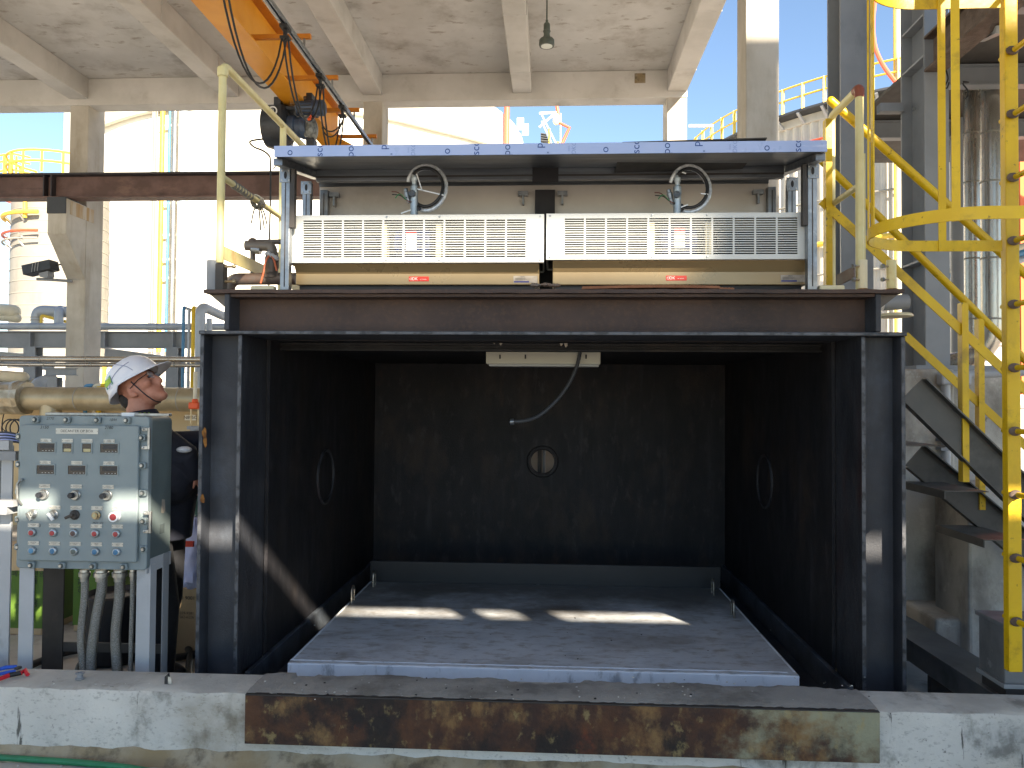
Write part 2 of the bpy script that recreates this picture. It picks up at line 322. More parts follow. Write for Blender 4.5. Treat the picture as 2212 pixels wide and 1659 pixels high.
mat('hair', '#2a2522', '#3a3532', 60, .8)
mat('helmet', '#dfe2ea', '#d2d6e2', 8, .38, bump=.1, bscale=20, coat=.1)
mat('helmet_line', '#8b93ad', None, 5, .5)
mat('green_print', '#3d8f84', None, 5, .5)
mat('lime', '#a9d13a', '#7fa82a', 40, .6)
mat('strap', '#2f2a33', None, 5, .7)
def glassy(name, c, rough, alpha):
    M = mat(name, c, None, 5, rough); M.node_tree.nodes['Principled BSDF'].inputs['Alpha'].default_value = alpha
glassy('lens', '#d5dde2', .05, .25)
glassy('bag_plastic', '#b9c3e0', .3, .9)
mat('carton', '#b9a07c', '#ad9470', 3, .85)
mat('carton_green', '#52701f', '#48641b', 3, .7, bump=.2, bscale=20)
mat('bag_blue', '#8f9bd0', '#b9c0e2', 4, .5, bump=.3, bscale=12)
mat('yellow_strap', '#e2d32a', None, 5, .5)
mat('hose_green', '#1f7a52', '#1a6b48', 9, .4)
mat('hose_clear', '#8fb0a4', '#5f8a7c', 9, .3)
mat('tool_blue', '#1f57c4', None, 5, .4)
mat('tool_red', '#c42433', None, 5, .4)
mat('rope', '#8d8c86', '#6d6c66', 60, .9, bump=1, bscale=120)
mat('iron_pipe', '#77716b', '#5f5853', 5, .5, metal=.3, patches=[('#6a4b3c', 4, .62, .08, I3, .6)])
mat('hose_orange', '#b8603c', None, 5, .5)
mat('rag', '#c9ccd2', '#b2b6be', 20, .9, bump=.6)
mat('concrete_block', '#bdbab2', '#aeaba2', 2, .9, bump=.5, bscale=30, patches=[('#69645d', 2.0, .56, .12, (1, 1, .6), .75), ('#75604f', 1.8, .60, .1, (1, 1, .35), .65), ('#d2d0c8', 7, .64, .05, I3, .5), ('#3a3733', 26, .70, .04, (1, 1, .5), .7)])
mat('stair_steel', '#4b4b48', '#54534f', 4, .5, patches=[('#7a7872', 16, .70, .05, I3, .5), ('#20201f', 3, .58, .1, I3, .6)])
mat('box_paint', '#6d7175', '#5f6367', 3, .55, patches=[('#43464a', 3, .58, .1, (1, 1, .5), .6), ('#8f9296', 9, .66, .05, I3, .6), ('#5a4a3c', 14, .70, .04, I3, .6)])
mat('silo_clad', '#8a8780', '#7e7b74', .5, .6, patches=[('#6a675f', 1.2, .63, .1, (2, 2, .3), .4)])
mat('baffle', '#6f6b58', None, 5, .6)
mat('tray', '#7d8388', '#6d7378', 3, .38, metal=.7, patches=[('#4a4f54', 4, .60, .1, I3, .6)])
mat('deck_rust', '#6f6158', '#57493f', 6, .8, bump=.6, bscale=40, patches=[('#8a5c36', 6, .64, .05, I3, .7)])
mat('orange_far', '#d66a3a', None, 4, .6)
mat('lamp_body', '#525a52', '#454c45', 8, .5)
mat('lamp_glass', '#dfe3da', None, 5, .2)
mat('flood_black', '#1c1f26', '#272a31', 12, .45)
mat('dark_cap', '#3a3d42', None, 3, .6)
mat('duct', '#a5a7a8', '#96989a', 1, .5)  # sheet of the added sun screen behind the viewer
mat('debris_white', '#d8d6d0', '#8f8c86', 30, .8)
mat('cardboard', '#8a5f45', '#7a5039', 8, .9)
mat('brown_paint', '#8a4a34', '#7a3f2c', 8, .5)
mat('dust_box', '#b9b6a8', None, 8, .7)
# ================================================================== THE SETTING
def ground():
    b = MB(); xs = [-400, -60, -20, -8, -4, -2, -1.85, 1.8, 4, 8, 20, 60, 400]; ys = [-300, -60, -20, -6, -2, 1, 2.5, 3.45, 4.2, 7.1, 12, 20, 40, 80, 400]
    for x in xs:
        for y in ys: b.v.append(V((x, y, 0)))
    n = len(ys)
    for i in range(len(xs)-1):
        for j in range(n-1):
            if xs[i] == -1.85 and ys[j] in (3.45, 4.2): continue          # the pit under the steel chamber
            b.f.append((i*n+j, (i+1)*n+j, (i+1)*n+j+1, i*n+j+1))
    structure(b.build('ground', 'ground', smooth=False, loc=(0, 0, 0)))
ground()

# ------------------------------------------------------------------ concrete canopy
YB = 15.6
ZC = W(805, 206, YB).z                        # underside of the beams
ZS = W(805, 160, YB).z                        # underside of the slab
ZE = W(805, 219, YB).z                        # underside of the edge beam
CX = [W(u, 206, YB).x for u in (-480, -155, 171, 497, 805, 1128, 1463)]
XR = CX[-1]+.2
can = thing('concrete_canopy', 'grey concrete canopy with deep beams and square columns over the work bay', 'canopy', (0, YB, 0))
MB().box((CX[0]-1, -3.8, ZS), (XR, YB+.45, ZS+.22)).build('roof_slab', 'roof_concrete', can, smooth=False)
for i, x in enumerate(CX):
    w = .2 if i % 2 == 0 else .19
    MB().box((x-w, -3.8, ZC), (x+w, YB, ZS-.002)).build('roof_beam', 'beam_concrete', can, smooth=False, bevel=.015)
MB().box((CX[0]-1, YB, ZE), (XR+.002, YB+.4, ZS-.003)).build('edge_beam', 'beam_concrete', can, smooth=False, bevel=.015)
for j, i in enumerate((0, 2, 4, 6)):
    x = CX[i]; y0 = YB+.02
    MB().box((x-.2, y0, 0), (x+.2, y0+.6, ZE+.2)).build('column', 'column_concrete', can, smooth=False, bevel=.012)
    if i in (0, 2):                           # corbel that carries the crane runway
        zt = W(140, 432, 15.1).z; p = .66
        prof = [(x-.197, y0-p, zt), (x-.197, y0-p, zt-.72), (x-.197, y0-.003, zt-1.55), (x-.197, y0-.003, zt)]
        MB().prism(prof, (.394, 0, 0)).build('corbel', 'column_concrete', can, smooth=False, bevel=.012)
        MB().box((x+.199, y0-.55, zt-.30), (x+.206, y0+.25, zt-.02)).build('corbel_plate', 'corbel_stain', can, smooth=False)
# hole and cast-in box in the edge beam
p = W(2520/1.8228, 308/1.8228, YB)
MB().box((p.x-.11, YB-.006, p.z-.1), (p.x+.11, YB+.02, p.z+.1)).build('cast_in_box', 'kerb_foot', can, smooth=False)
# joint lines in the beams: thin shadow gaps of formwork
for i, x in enumerate(CX[1:]):
    b = MB()
    for y in (5.2, 7.6, 10, 12.4, 14.6): b.box((x-.203, y, ZC-.003), (x+.203, y+.012, ZS-.05))
    stuff(b.build('form_joint', 'roof_concrete', can, smooth=False))

# ------------------------------------------------------------------ crane runway
zt, zb = W(300, 372, 15.0).z, W(300, 425, 15.0).z
xl, xr = CX[0]-1, 2.4
run = thing('runway_beam', 'rusty brown steel beam on the corbel of the left column', 'beam', (CX[2], 15.15, zb))
yc = 15.18; zm = (zt+zb)/2; hh = zt-zb
MB().box((xl, yc-.17, zt-.03), (xr, yc+.17, zt)).build('top_flange', 'runway_dark', run, smooth=False)
MB().box((xl, yc-.008, zb+.03), (xr, yc+.008, zt-.031)).build('web', 'runway', run, smooth=False)
MB().box((xl, yc-.15, zb), (xr, yc+.15, zb+.03)).build('bottom_flange', 'runway', run, smooth=False)
MB().box((xl, yc-.03, zt), (xr, yc+.03, zt+.05)).build('rail', 'runway_dark', run, smooth=False)
for dx in (-.16, .0): MB().box((CX[2]+dx-.2, yc-.15, zb+.031), (CX[2]+dx-.175, yc-.009, zt-.031)).build('stiffener', 'runway_dark', run, smooth=False)
MB().box((CX[2]-.21, yc-.24, zb-.34), (CX[2]+.19, yc+.2, zb-.002)).build('bearing_block', 'dark_cap', run, smooth=False, bevel=.01)

# ------------------------------------------------------------------ overhead crane
GX, GB, GT = -4.28, 4.9+CAM_H, 5.65+CAM_H
cr = thing('overhead_crane', 'orange overhead crane girder with brackets running under the concrete roof', 'crane', (GX, 14.5, GB))
gy0, gy1 = -2.5, 14.9
MB().box((GX-.185, gy0, GB), (GX+.185, gy1, GB+.025)).build('bottom_flange', 'orange', cr, smooth=False)
MB().box((GX-.012, gy0, GB+.025), (GX+.012, gy1, GT-.02)).build('web', 'orange', cr, smooth=False)
MB().box((GX-.15, gy0, GT-.02), (GX+.15, gy1, GT)).build('top_flange', 'orange_dark', cr, smooth=False)
MB().box((GX+.03, gy0, GB+.026), (GX+.10, gy1-1, GB+.075)).build('stop_angle', 'orange_dark', cr, smooth=False)
zr = zt+.051
MB().box((GX-.9, 14.98, zr), (GX+.9, 15.38, zr+.36)).build('end_carriage', 'orange', cr, smooth=False, bevel=.01)
MB().prism([(GX+.013, 13.6, GB+.03), (GX+.013, 14.9, GB+.03), (GX+.5, 14.9, GB+.03)], (0, 0, .02)).build('gusset_plate', 'orange', cr, smooth=False)
for k, bx in enumerate((-.75, .75)):
    MB().cyl((GX+bx, 15.12, zr+.07), (GX+bx, 15.24, zr+.07), .1).build('wheel', 'dark_cap', cr)
RX, RZ = -3.45, 4.82+CAM_H
BY = [9.02, 10.35, 11.7, 13.03, 14.35]
for y in BY:
    MB().box((GX+.013, y-.03, GB+.09), (RX+.09, y+.03, GB+.15)).build('bracket', 'orange_dark', cr, smooth=False)
    MB().box((RX-.012, y-.012, RZ+.05), (RX+.012, y+.012, GB+.089)).build('hanger', 'galvanised', cr, smooth=False)
MB().prof((RX, gy0, RZ), (RX, 14.75, RZ), [(-.03, .04), (-.03, -.02), (-.012, -.02), (-.012, -.008), (-.02, -.008), (-.02, .03), (.02, .03), (.02, -.008), (.012, -.008), (.012, -.02), (.03, -.02), (.03, .04)]).build('festoon_rail', 'galvanised', cr, smooth=False)
TY = [8.0, 9.6, 11.1, 12.3]
for y in TY[1:]:
    MB().box((RX-.05, y-.09, RZ-.07), (RX+.05, y+.09, RZ-.022)).box((RX-.02, y-.03, RZ-.16), (RX+.02, y+.03, RZ-.071)).box((RX-.06, y-.05, RZ-.2), (RX+.06, y+.05, RZ-.161)).build('festoon_trolley', 'rubber', cr, bevel=.006)
def sag(p0, p1, drop, n=16): return [p0.lerp(p1, i/n)-V((0, 0, drop*(1-(2*i/n-1)**2)**.8)) for i in range(n+1)]
for a, b_, d in ((7.6, 9.6, .95), (9.6, 11.1, .72), (11.1, 12.3, .8)):
    for k in range(2):
        MB().tube(sag(V((RX-.03+.06*k, a+.03, RZ-.18)), V((RX-.03+.06*k, b_-.03, RZ-.18)), d+.06*k), .013, 6).build('festoon_cable', 'rubber', cr)
HO = V((GX, 12.55, GB))                       # hoist hangs here
for k in range(2):
    MB().tube(sag(V((RX, 12.35, RZ-.2)), HO+V((.45, -.1, -.34-.05*k)), .16+.06*k), .012, 6).build('festoon_cable', 'rubber', cr)

ho = thing('electric_hoist', 'dark electric hoist with round gear casing hanging from the orange crane girder', 'hoist', HO-V((0, 0, .75)))
c = HO+V((-.22, -.05, -.36))
MB().lathe([(.20, -.42), (.33, -.40), (.36, -.30), (.36, -.06), (.33, -.04), (.22, .0)], c+V((.12, 0, 0)), (1, 0, 0), 28).build('gear_casing', 'hoist_grey', ho)
MB().lathe([(.2, 0), (.2, .10), (.17, .12), (.17, .2), (.19, .21), (.19, .3), (.1, .31)], c+V((.12, -.02, -.02)), (1, 0, 0), 24).build('drum', 'hoist_blue', ho)
mo = MB().lathe([(.09, 0), (.125, .01), (.125, .3), (.11, .31), (.11, .33), (.13, .34), (.13, .46), (.09, .48)], c+V((.26, -.12, .27)), (1, 0, 0), 20).build('hoist_motor', 'hoist_blue', ho)
fins = MB()
for k in range(14):
    t = 2*math.pi*k/14; q = c+V((.3, -.12+math.cos(t)*.13, .27+math.sin(t)*.13)); fins.bar(q, q+V((.24, 0, 0)), .012, .02)
stuff(fins.build('cooling_fin', 'hoist_grey', mo))
gb = MB().ell(c+V((.5, -.04, -.06)), (.09, .16, .2)).box(c+V((.40, -.16, -.2)), c+V((.48, .12, .14))).build('gearbox', 'hoist_alloy', ho)
for dy, dz in ((-.16, .12), (-.18, .06), (.02, .18)): MB().cyl(c+V((.47, dy, dz)), c+V((.52, dy, dz)), .025, n=8).build('port_cap', 'orange_cap', gb)
MB().box(c+V((.42, -.14, -.36)), c+V((.56, .06, -.22))).build('limit_switch', 'hoist_grey', ho, bevel=.02)
MB().box(HO+V((-.34, -.2, -.09)), HO+V((-.22, .2, .1))).box(HO+V((.2, -.2, -.09)), HO+V((.3, .2, .16))).box(HO+V((-.3, -.2, -.12)), HO+V((.3, .2, -.06))).build('trolley_frame', 'hoist_grey', ho, bevel=.01)
for sx in (-1, 1):
    for dy in (-.12, .12): MB().cyl(HO+V((sx*.21, dy, .07)), HO+V((sx*.15, dy, .07)), .06).build('trolley_wheel', 'hoist_alloy', ho)
MB().box(c+V((-.36, -.1, -.12)), c+V((-.33, .1, .22))).build('side_bracket', 'hoist_alloy', ho, bevel=.01)
lg = MB()
for t in range(20):
    t0 = 2*math.pi*t/20; t1 = 2*math.pi*(t+1)/20
    q0 = c+V((-.05+math.cos(t0)*.065, -.368, .14+math.sin(t0)*.065)); q1 = c+V((-.05+math.cos(t1)*.065, -.368, .14+math.sin(t1)*.065)); lg.bar(q0, q1, .02, .014, (0, 1, 0))
lg.build('emblem_ring', 'white_mark', ho)
lettering('B', c+V((-.05, -.372, .14)), .06, 'white_mark', ho)
pc = W(545, 306, 12.3)
pts = [c+V((-.24, -.1, -.22)), W(541, 305, 12.3), W(548, 317, 12.3), W(567, 325, 12.3), W(580, 335, 12.3), W(584, 350, 12.3), W(584, 430, 12.3), W(582, 520, 12.3), W(581, 600, 12.3), V((W(581, 600, 12.3).x, 12.3, 1.6))]
MB().tube(smooth_path(pts, 6), .016, 6).build('pendant_cable', 'rubber', ho)
q = W(588, 300, 12.4); MB().cyl(HO+V((.0, 0, -.5)), V((q.x, 12.45, q.z-.5)), .012, n=6).build('load_rope', 'galvanised', ho)

# ------------------------------------------------------------------ hanging lamp
lp = W(1181, 100, 11.5)
la = thing('hanging_lamp', 'round green-grey industrial lamp hanging on a rod from the roof', 'lamp', lp)
MB().cyl(lp+V((0, 0, .33)), V((lp.x, lp.y, ZS-.002)), .012, n=8).build('rod', 'lamp_body', la)
MB().lathe([(.02, .40), (.02, .36), (.04, .35), (.05, .33), (.05, .24), (.06, .23), (.045, .19), (.05, .16), (.06, .12)], lp, (0, 0, 1), 16).build('driver_housing', 'lamp_body', la)
MB().lathe([(.06, .12), (.1, .11), (.115, .09), (.118, .02), (.11, .0), (.09, .0)], lp, (0, 0, 1), 28).build('lamp_head', 'lamp_body', la)
MB().lathe([(.088, .005), (.085, -.004), (.02, -.008)], lp, (0, 0, 1), 24).build('lamp_lens', 'lamp_glass', la)

# ------------------------------------------------------------------ big white tank
D, RT = 60.0, 17.0
tc_ = W(668, 500, D); TCX = tc_.x; TCY = D
def cyl_hit(u, v, cx, cy, r):
    d = ray(u, v); a = d.x**2+d.y**2; b = 2*(d.x*(EYE.x-cx)+d.y*(EYE.y-cy)); cc = (EYE.x-cx)**2+(EYE.y-cy)**2-r*r
    disc = b*b-4*a*cc
    t = (-b-math.sqrt(max(disc, 0)))/(2*a); return EYE+d*t
tk = thing('storage_tank', 'huge plain white storage tank behind the concrete columns', 'tank', (TCX, TCY, 0))
HT = 22.0
MB().lathe([(RT, 0), (RT, HT), (RT-.3, HT+.1), (2, HT+3)], (TCX, TCY, 0), (0, 0, 1), 128).build('tank_shell', 'tank_white', tk)
def on_tank(u, v, out=.0, cx=TCX, cy=TCY, r=RT):
    p = cyl_hit(u, v, cx, cy, r); n = V((p.x-cx, p.y-cy, 0)).normalized(); return p+n*out
pts = [on_tank(u, v, .22) for u, v in ((170, 300), (232, 270), (290, 250), (345, 238), (420, 226))]
MB().tube(smooth_path(pts, 6), .2, 8).build('shell_stiffener', 'tank_trim', tk)
pts = [on_tank(u, v, .22) for u, v in ((700, 236), (840, 256), (940, 280), (1040, 306), (1100, 330), (1140, 352))]
MB().tube(smooth_path(pts, 6), .2, 8).build('shell_stiffener', 'tank_trim', tk)
pts = [on_tank(u, v, .3) for u, v in ((1082, 228), (1110, 262), (1130, 330))]
def vpipe(u, v0, v1, r, m_, nm, out, parent=tk, cx=TCX, cy=TCY, rt=RT):
    a = on_tank(u, (v0+v1)/2, out, cx, cy, rt); z0 = W(u, v1, a.y).z; z1 = W(u, v0, a.y).z
    MB().cyl((a.x, a.y, z0), (a.x, a.y, z1), r, n=12).build(nm, m_, parent)
for u in (335, 339, 344): vpipe(u, 150, 760, .05, 'clad_seam', 'conduit_pipe', .3)
vpipe(357, 150, 760, .13, 'yellow_far', 'yellow_riser', .35)
vpipe(372, 150, 760, .07, 'steel_blue', 'blue_riser', .35)
vpipe(384, 150, 760, .17, 'silver_clad', 'clad_riser', .4)
vpipe(391, 150, 760, .06, 'clad_seam', 'conduit_pipe', .3)
vpipe(401, 150, 760, .20, 'tank_pipe_blue', 'pale_riser', .3)
vpipe(1085, 150, 420, .20, 'red_pipe_bright', 'red_riser', .35)
for v in (276, 443, 511, 563, 603):
    a = on_tank(353, v, .3); c2 = on_tank(406, v-2, .3); MB().bar(a, c2, .09, .12).build('pipe_support', 'tank_trim', tk)
# right-hand edge: sign plates, stair with rails, red foam pipe and bracket
for u, v in ((1120, 268), (1131, 280)):
    a = on_tank(u, v, .15); MB().bar(a-V((0, 0, .45)), a+V((0, 0, .45)), .5, .1).build('sign_plate', 'tank_trim', tk)
YT = 58.0
def tw(u, v): return W(u, v, YT)
MB().bar(tw(1165, 245), tw(1205, 243), .14, .14).bar(tw(1165, 275), tw(1198, 246), .14, .14).build('pipe_bracket', 'tank_white', tk)
MB().tube([tw(1199, 205), tw(1205, 242), tw(1207, 265), tw(1230, 276), tw(1217, 304), tw(1205, 330)], .13, 10).build('foam_pipe', 'red_pipe_bright', tk)
MB().ell(tw(1202, 258), (.3, .3, .45)).build('foam_chamber', 'tank_trim', tk)
MB().cyl(tw(1211, 245), tw(1211, 330), .05, n=6).build('guy_rod', 'tank_white', tk)
for (a, b_) in (((1170, 248), (1202, 312)), ((1170, 262), (1195, 318))): MB().cyl(tw(*a), tw(*b_), .06, n=6).build('stair_rail', 'cream_pipe', tk)
for (a, b_) in (((1186, 278), (1186, 318)), ((1205, 306), (1205, 330))): MB().cyl(tw(*a), tw(*b_), .09, n=6).build('rail_post', 'yellow_far', tk)
for k in range(4): MB().bar(tw(1168, 290+k*5), tw(1180+k*2, 292+k*5), .5, .06).build('stair_tread', 'dark_cap', tk)

# ------------------------------------------------------------------ silo at the left
SD, SR = 40.0, 2.3
sc_ = W(132, 500, SD); SX, SY = sc_.x, SD
zt_s = W(132, 374, SD-SR).z
si = thing('silo', 'pale clad silo with yellow railed top at the far left', 'silo', (SX, SY, 0))
MB().lathe([(SR, 0), (SR, zt_s), (SR-.2, zt_s+.1)], (SX, SY, 0), (0, 0, 1), 64).build('silo_shell', 'silo_clad', si)
for k in range(17):
    z = zt_s-.5-k*.62
    MB().lathe([(SR, -.03), (SR+.02, -.02), (SR+.02, .02), (SR, .03)], (SX, SY, z), (0, 0, 1), 64).build('clad_seam', 'clad_seam', si)
for dv, m_, rr, nm, t0, t1 in ((460, 'yellow_far', .11, 'yellow_ring', 2.6, 4.9), (500, 'red_pipe', .07, 'red_ring', 2.9, 4.9), (516, 'clad_seam', .05, 'stiffener_ring', 2.9, 4.9)):
    z = W(132, dv, SD-SR).z
    MB().tube(arc((SX, SY, z), (1, 0, 0), (0, 1, 0), SR+.35, t0, t1, 24), rr, 8).build(nm, m_, si)
    for t in (3.0, 3.5, 4.0, 4.5):
        q = V((SX+math.cos(t)*SR, SY+math.sin(t)*SR, z-.35)); q2 = V((SX+math.cos(t)*(SR+.35), SY+math.sin(t)*(SR+.35), z)); MB().bar(q, q2, .08, .05).build('ring_bracket', 'tank_white', si)
MB().tube([W(4, 434, SD-1), W(6, 432, SD-1), W(28, 440, SD-1), W(34, 470, SD-1), W(34, 515, SD-1)], .05, 6).build('riser_pipe', 'red_pipe', si)
MB().cyl(W(54, 425, SD-SR-.2), W(54, 470, SD-SR-.2), .1, n=8).build('riser_pipe', 'yellow_far', si)
zr0 = zt_s+.05
for dz in (.55, 1.1): MB().tube(arc((SX, SY, zr0+dz), (1, 0, 0), (0, 1, 0), SR+.25, math.pi*.85, math.pi*1.95, 28), .06, 6).build('top_rail', 'yellow_far', si)
for k in range(10):
    t = math.pi*(.85+k*.12); q = V((SX+math.cos(t)*(SR+.25), SY+math.sin(t)*(SR+.25), zr0)); MB().bar(q, q+V((0, 0, 1.1)), .1, .06).build('rail_post', 'yellow_far', si)
px, py = SX-SR-.15, SY-.8
for dz in (.5, 1.0, 1.35):
    MB().tube([(px-.7, py, zr0+dz), (px+.5, py-.4, zr0+dz), (px+1, py+.3, zr0+dz)], .05, 6).build('platform_rail', 'yellow_far', si)
for q in ((px-.7, py), (px-.1, py-.2), (px+.5, py-.4), (px+.8, py), (px+.3, py+.2), (px+.35, py-.3)): MB().box((q[0]-.04, q[1]-.04, zr0-.2), (q[0]+.04, q[1]+.04, zr0+1.4)).build('platform_post', 'yellow_far', si)

# ------------------------------------------------------------------ ribbed tank at the right
D2, R2 = 45.0, 12.6
t2 = W(1990, 500, D2); X2, Y2 = t2.x, D2
H2 = W(1990, 170, D2-R2).z
rt = thing('ribbed_tank', 'white ribbed tank with yellow railing and red ring pipe at the right', 'tank', (X2, Y2, 0))
b = MB(); n = 720
for k in range(n):
    a = 2*math.pi*k/n; r = R2+(.05 if k % 4 < 2 else -.05)
    b.v += [V((X2+math.cos(a)*r, Y2+math.sin(a)*r, 0)), V((X2+math.cos(a)*r, Y2+math.sin(a)*r, H2))]
for k in range(n): b.f.append((2*k, 2*((k+1) % n), 2*((k+1) % n)+1, 2*k+1))
b.f.append(tuple(2*k+1 for k in range(n)))
b.build('ribbed_shell', 'clad_white', rt, smooth=False)
def ring(z, r, ro, m_, nm, par, sec=8, cx=X2, cy=Y2, t0=math.pi*.95, t1=math.pi*2.05): MB().tube(arc((cx, cy, z), (1, 0, 0), (0, 1, 0), r, t0, t1, 64), ro, sec).build(nm, m_, par)
MB().lathe([(R2+.08, -.4), (R2+.12, -.39), (R2+.12, -.02), (R2+.08, 0)], (X2, Y2, H2), (0, 0, 1), 128).build('top_band', 'clad_white', rt)
MB().lathe([(R2+.1, 0), (R2+.75, .02), (R2+.75, .12), (R2+.1, .13)], (X2, Y2, H2), (0, 0, 1), 128).build('walkway', 'dark_cap', rt)
for z, r_, m_, nm in ((H2-1.35, .06, 'red_pipe', 'red_ring'), (H2-9.0, .06, 'red_pipe', 'red_ring'), (H2-11, .06, 'red_pipe', 'red_ring'), (H2-6.2, .12, 'yellow_far', 'yellow_ring'), (H2-4.2, .05, 'clad_seam', 'shell_band'), (H2-7.6, .05, 'clad_seam', 'shell_band')): ring(z, R2+.25, r_, m_, nm, rt)
for dz in (.6, 1.15): ring(H2+.12+dz, R2+.7, .045, 'yellow_far', 'top_rail', rt, 6)
for k in range(46):
    t = math.pi*.95+math.pi*1.1*k/45; q = V((X2+math.cos(t)*(R2+.7), Y2+math.sin(t)*(R2+.7), H2+.1)); MB().bar(q, q+V((0, 0, 1.2)), .14, .08).build('rail_post', 'yellow_far', rt)
for k in range(40):
    t = math.pi*.96+math.pi*1.08*k/39; q = V((X2+math.cos(t)*(R2+.1), Y2+math.sin(t)*(R2+.1), H2-.35)); q2 = V((X2+math.cos(t)*(R2+.7), Y2+math.sin(t)*(R2+.7), H2)); MB().bar(q, q2, .12, .1).build('walkway_bracket', 'grey_paint_light', rt)
q = cyl_hit(1942, 300, X2, Y2, R2+.5); MB().cyl((q.x, q.y, 0), (q.x, q.y, H2+4), .2, n=12).build('cream_riser', 'cream_pipe', rt)
q = cyl_hit(1934, 300, X2, Y2, R2+.6); MB().cyl((q.x, q.y, 0), (q.x, q.y, H2+4), .07, n=8).build('yellow_riser', 'yellow_far', rt)
MB().tube(smooth_path([W(u, v, 33) for u, v in ((1893, -20), (1886, 40), (1887, 78), (1893, 110), (1910, 145), (1935, 178))], 6), .09, 8).build('red_foam_pipe', 'red_pipe_bright', rt)
MB().bar(W(1488, 272, 40), W(1540, 272, 40), .12, .12).build('pipe_arm', 'tank_white', rt)

# ------------------------------------------------------------------ pipe rack beyond the bay (left)
def hpipe(nm, lab, cat, pts, r, m_, seams=0, grp=None, n=14):
    t = thing(nm, lab, cat, (sum(p[0] for p in pts)/len(pts), pts[0][1], 0), grp)
    MB().tube(pts, r, n).build('pipe_run', m_, t)
    if seams:
        p0, p1 = V(pts[0]), V(pts[-1]); k = int((p1-p0).length/seams); d = (p1-p0).normalized()
        for i in range(1, k):
            q = p0+d*seams*(i+.2*random.random()); MB().lathe([(r, -.006), (r+.004, -.005), (r+.004, .005), (r, .006)], q, d, n).build('clad_seam', 'clad_seam', t)
    return t
YR = 18.5
z1, z0 = W(300, 717, YR).z, W(300, 752, YR).z
rk = thing('steel_rack', 'grey steel pipe rack beams behind the left column', 'rack', (W(380, 800, YR).x, YR, 0))
MB().ibeam((-16, YR, (z0+z1)/2), (3, YR, (z0+z1)/2), z1-z0, .3, .012, .02).build('rack_beam', 'grey_paint', rk, smooth=False)
for u in (72, 232, 378):
    x = W(u, 750, YR).x
    if u != 232: MB().ibeam((x, YR, 0), (x, YR, z0), .3, .3, .02, .02, (0, 1, 0)).build('steel_post', 'grey_paint', rk, smooth=False)
    MB().box((x-.02, YR-.15, z0+.021), (x+.02, YR-.008, z1-.021)).build('stiffener', 'grey_paint', rk, smooth=False)
a, b_ = W(-40, 765, YR-.8), W(118, 778, YR-.2)
for (a, b_) in (((-60, 768), (118, 786)), ((226, 766), (400, 790))):
    p0 = W(a[0], a[1], YR+1.5); p1 = W(b_[0], b_[1], YR+.5); MB().ibeam(p0, p1, .36, .25, .012, .02).build('cross_beam', 'grey_paint_light', rk, smooth=False)
z_ = W(300, 706, YR).z
hpipe('blue_grey_pipe', 'long blue-grey pipe lying on top of the grey rack beam', 'pipe', [(-16, YR-.05, z_), (1, YR-.05, z_)], .085, 'grey_pipe', 3.1)
t = thing('bent_pipe', 'grey insulated pipe with an elbow rising off the rack pipe', 'pipe', W(95, 705, YR+.3))
MB().tube(rounded([W(80, 706, YR+.3), W(80, 671, YR+.3), W(180, 676, YR+.3)], .28, 6), .14, 14).build('pipe_run', 'grey_pipe', t)
for v in (686, 692): MB().lathe([(.14, -.012), (.15, -.01), (.15, .01), (.14, .012)], W(80, v, YR+.3), (0, 0, 1), 14).build('clad_seam', 'clad_seam', t)
t = thing('vent_pipe', 'short grey pipe bend standing beside the left column', 'pipe', W(127, 705, YR+.1))
MB().tube(rounded([W(127, 706, YR+.1), W(127, 667, YR+.1), W(150, 676, YR+.9)], .2, 6), .11, 14).build('pipe_run', 'grey_pipe', t)
t = thing('yellow_gas_pipe', 'thin yellow pipe bending over the rack at the left', 'pipe', W(100, 700, YR+.2))
MB().tube(rounded([W(89, 700, YR+.2), W(89, 681, YR+.2), W(143, 695, YR+.2), W(270, 703, YR+4)], .06, 4), .035, 8).build('pipe_run', 'yellow_far', t)
for k, (v0, rr, ue) in enumerate(((671, .17, 40), (685, .12, 46))):
    t = thing('cream_pipe', ('thicker upper' if k == 0 else 'thinner lower')+' cream insulated pipe ending at the far left edge', 'pipe', W(20, v0, YR+.6))
    MB().tube([W(-80, v0-6, YR+2), W(ue-24, v0, YR+.6), W(ue-10, v0+2, YR+.6)], [rr, rr, rr], 14).ell(W(ue-10, v0+2, YR+.6), (rr, rr, rr)).build('pipe_run', 'cream_pipe', t)
for k, (v0, Yp, r_, lab) in enumerate(((776, 12.2, .050, 'upper shiny clad steam pipe crossing in front of the left column'), (788, 12.25, .036, 'lower shiny clad steam pipe crossing in front of the left column'))):
    z_ = W(200, v0, Yp).z; hpipe('steam_pipe', lab, 'pipe', [(-12, Yp, z_), (-2.3, Yp, z_), (2.4, Yp, z_)], r_, 'silver_clad_h', .72)
ps = thing('pipe_support', 'grey steel bracket under the shiny pipes beside the left column', 'bracket', W(120, 1000, 12.3))
zz = W(120, 796, 12.25).z
MB().ibeam(W(98, 803, 12.25), W(165, 803, 12.25), .12, .1, .008, .01).build('support_beam', 'grey_paint', ps, smooth=False)
MB().ibeam((W(119, 800, 12.3).x, 12.3, 0), (W(119, 800, 12.3).x, 12.3, zz-.14), .16, .16, .01, .012, (0, 1, 0)).build('support_post', 'grey_paint', ps, smooth=False)
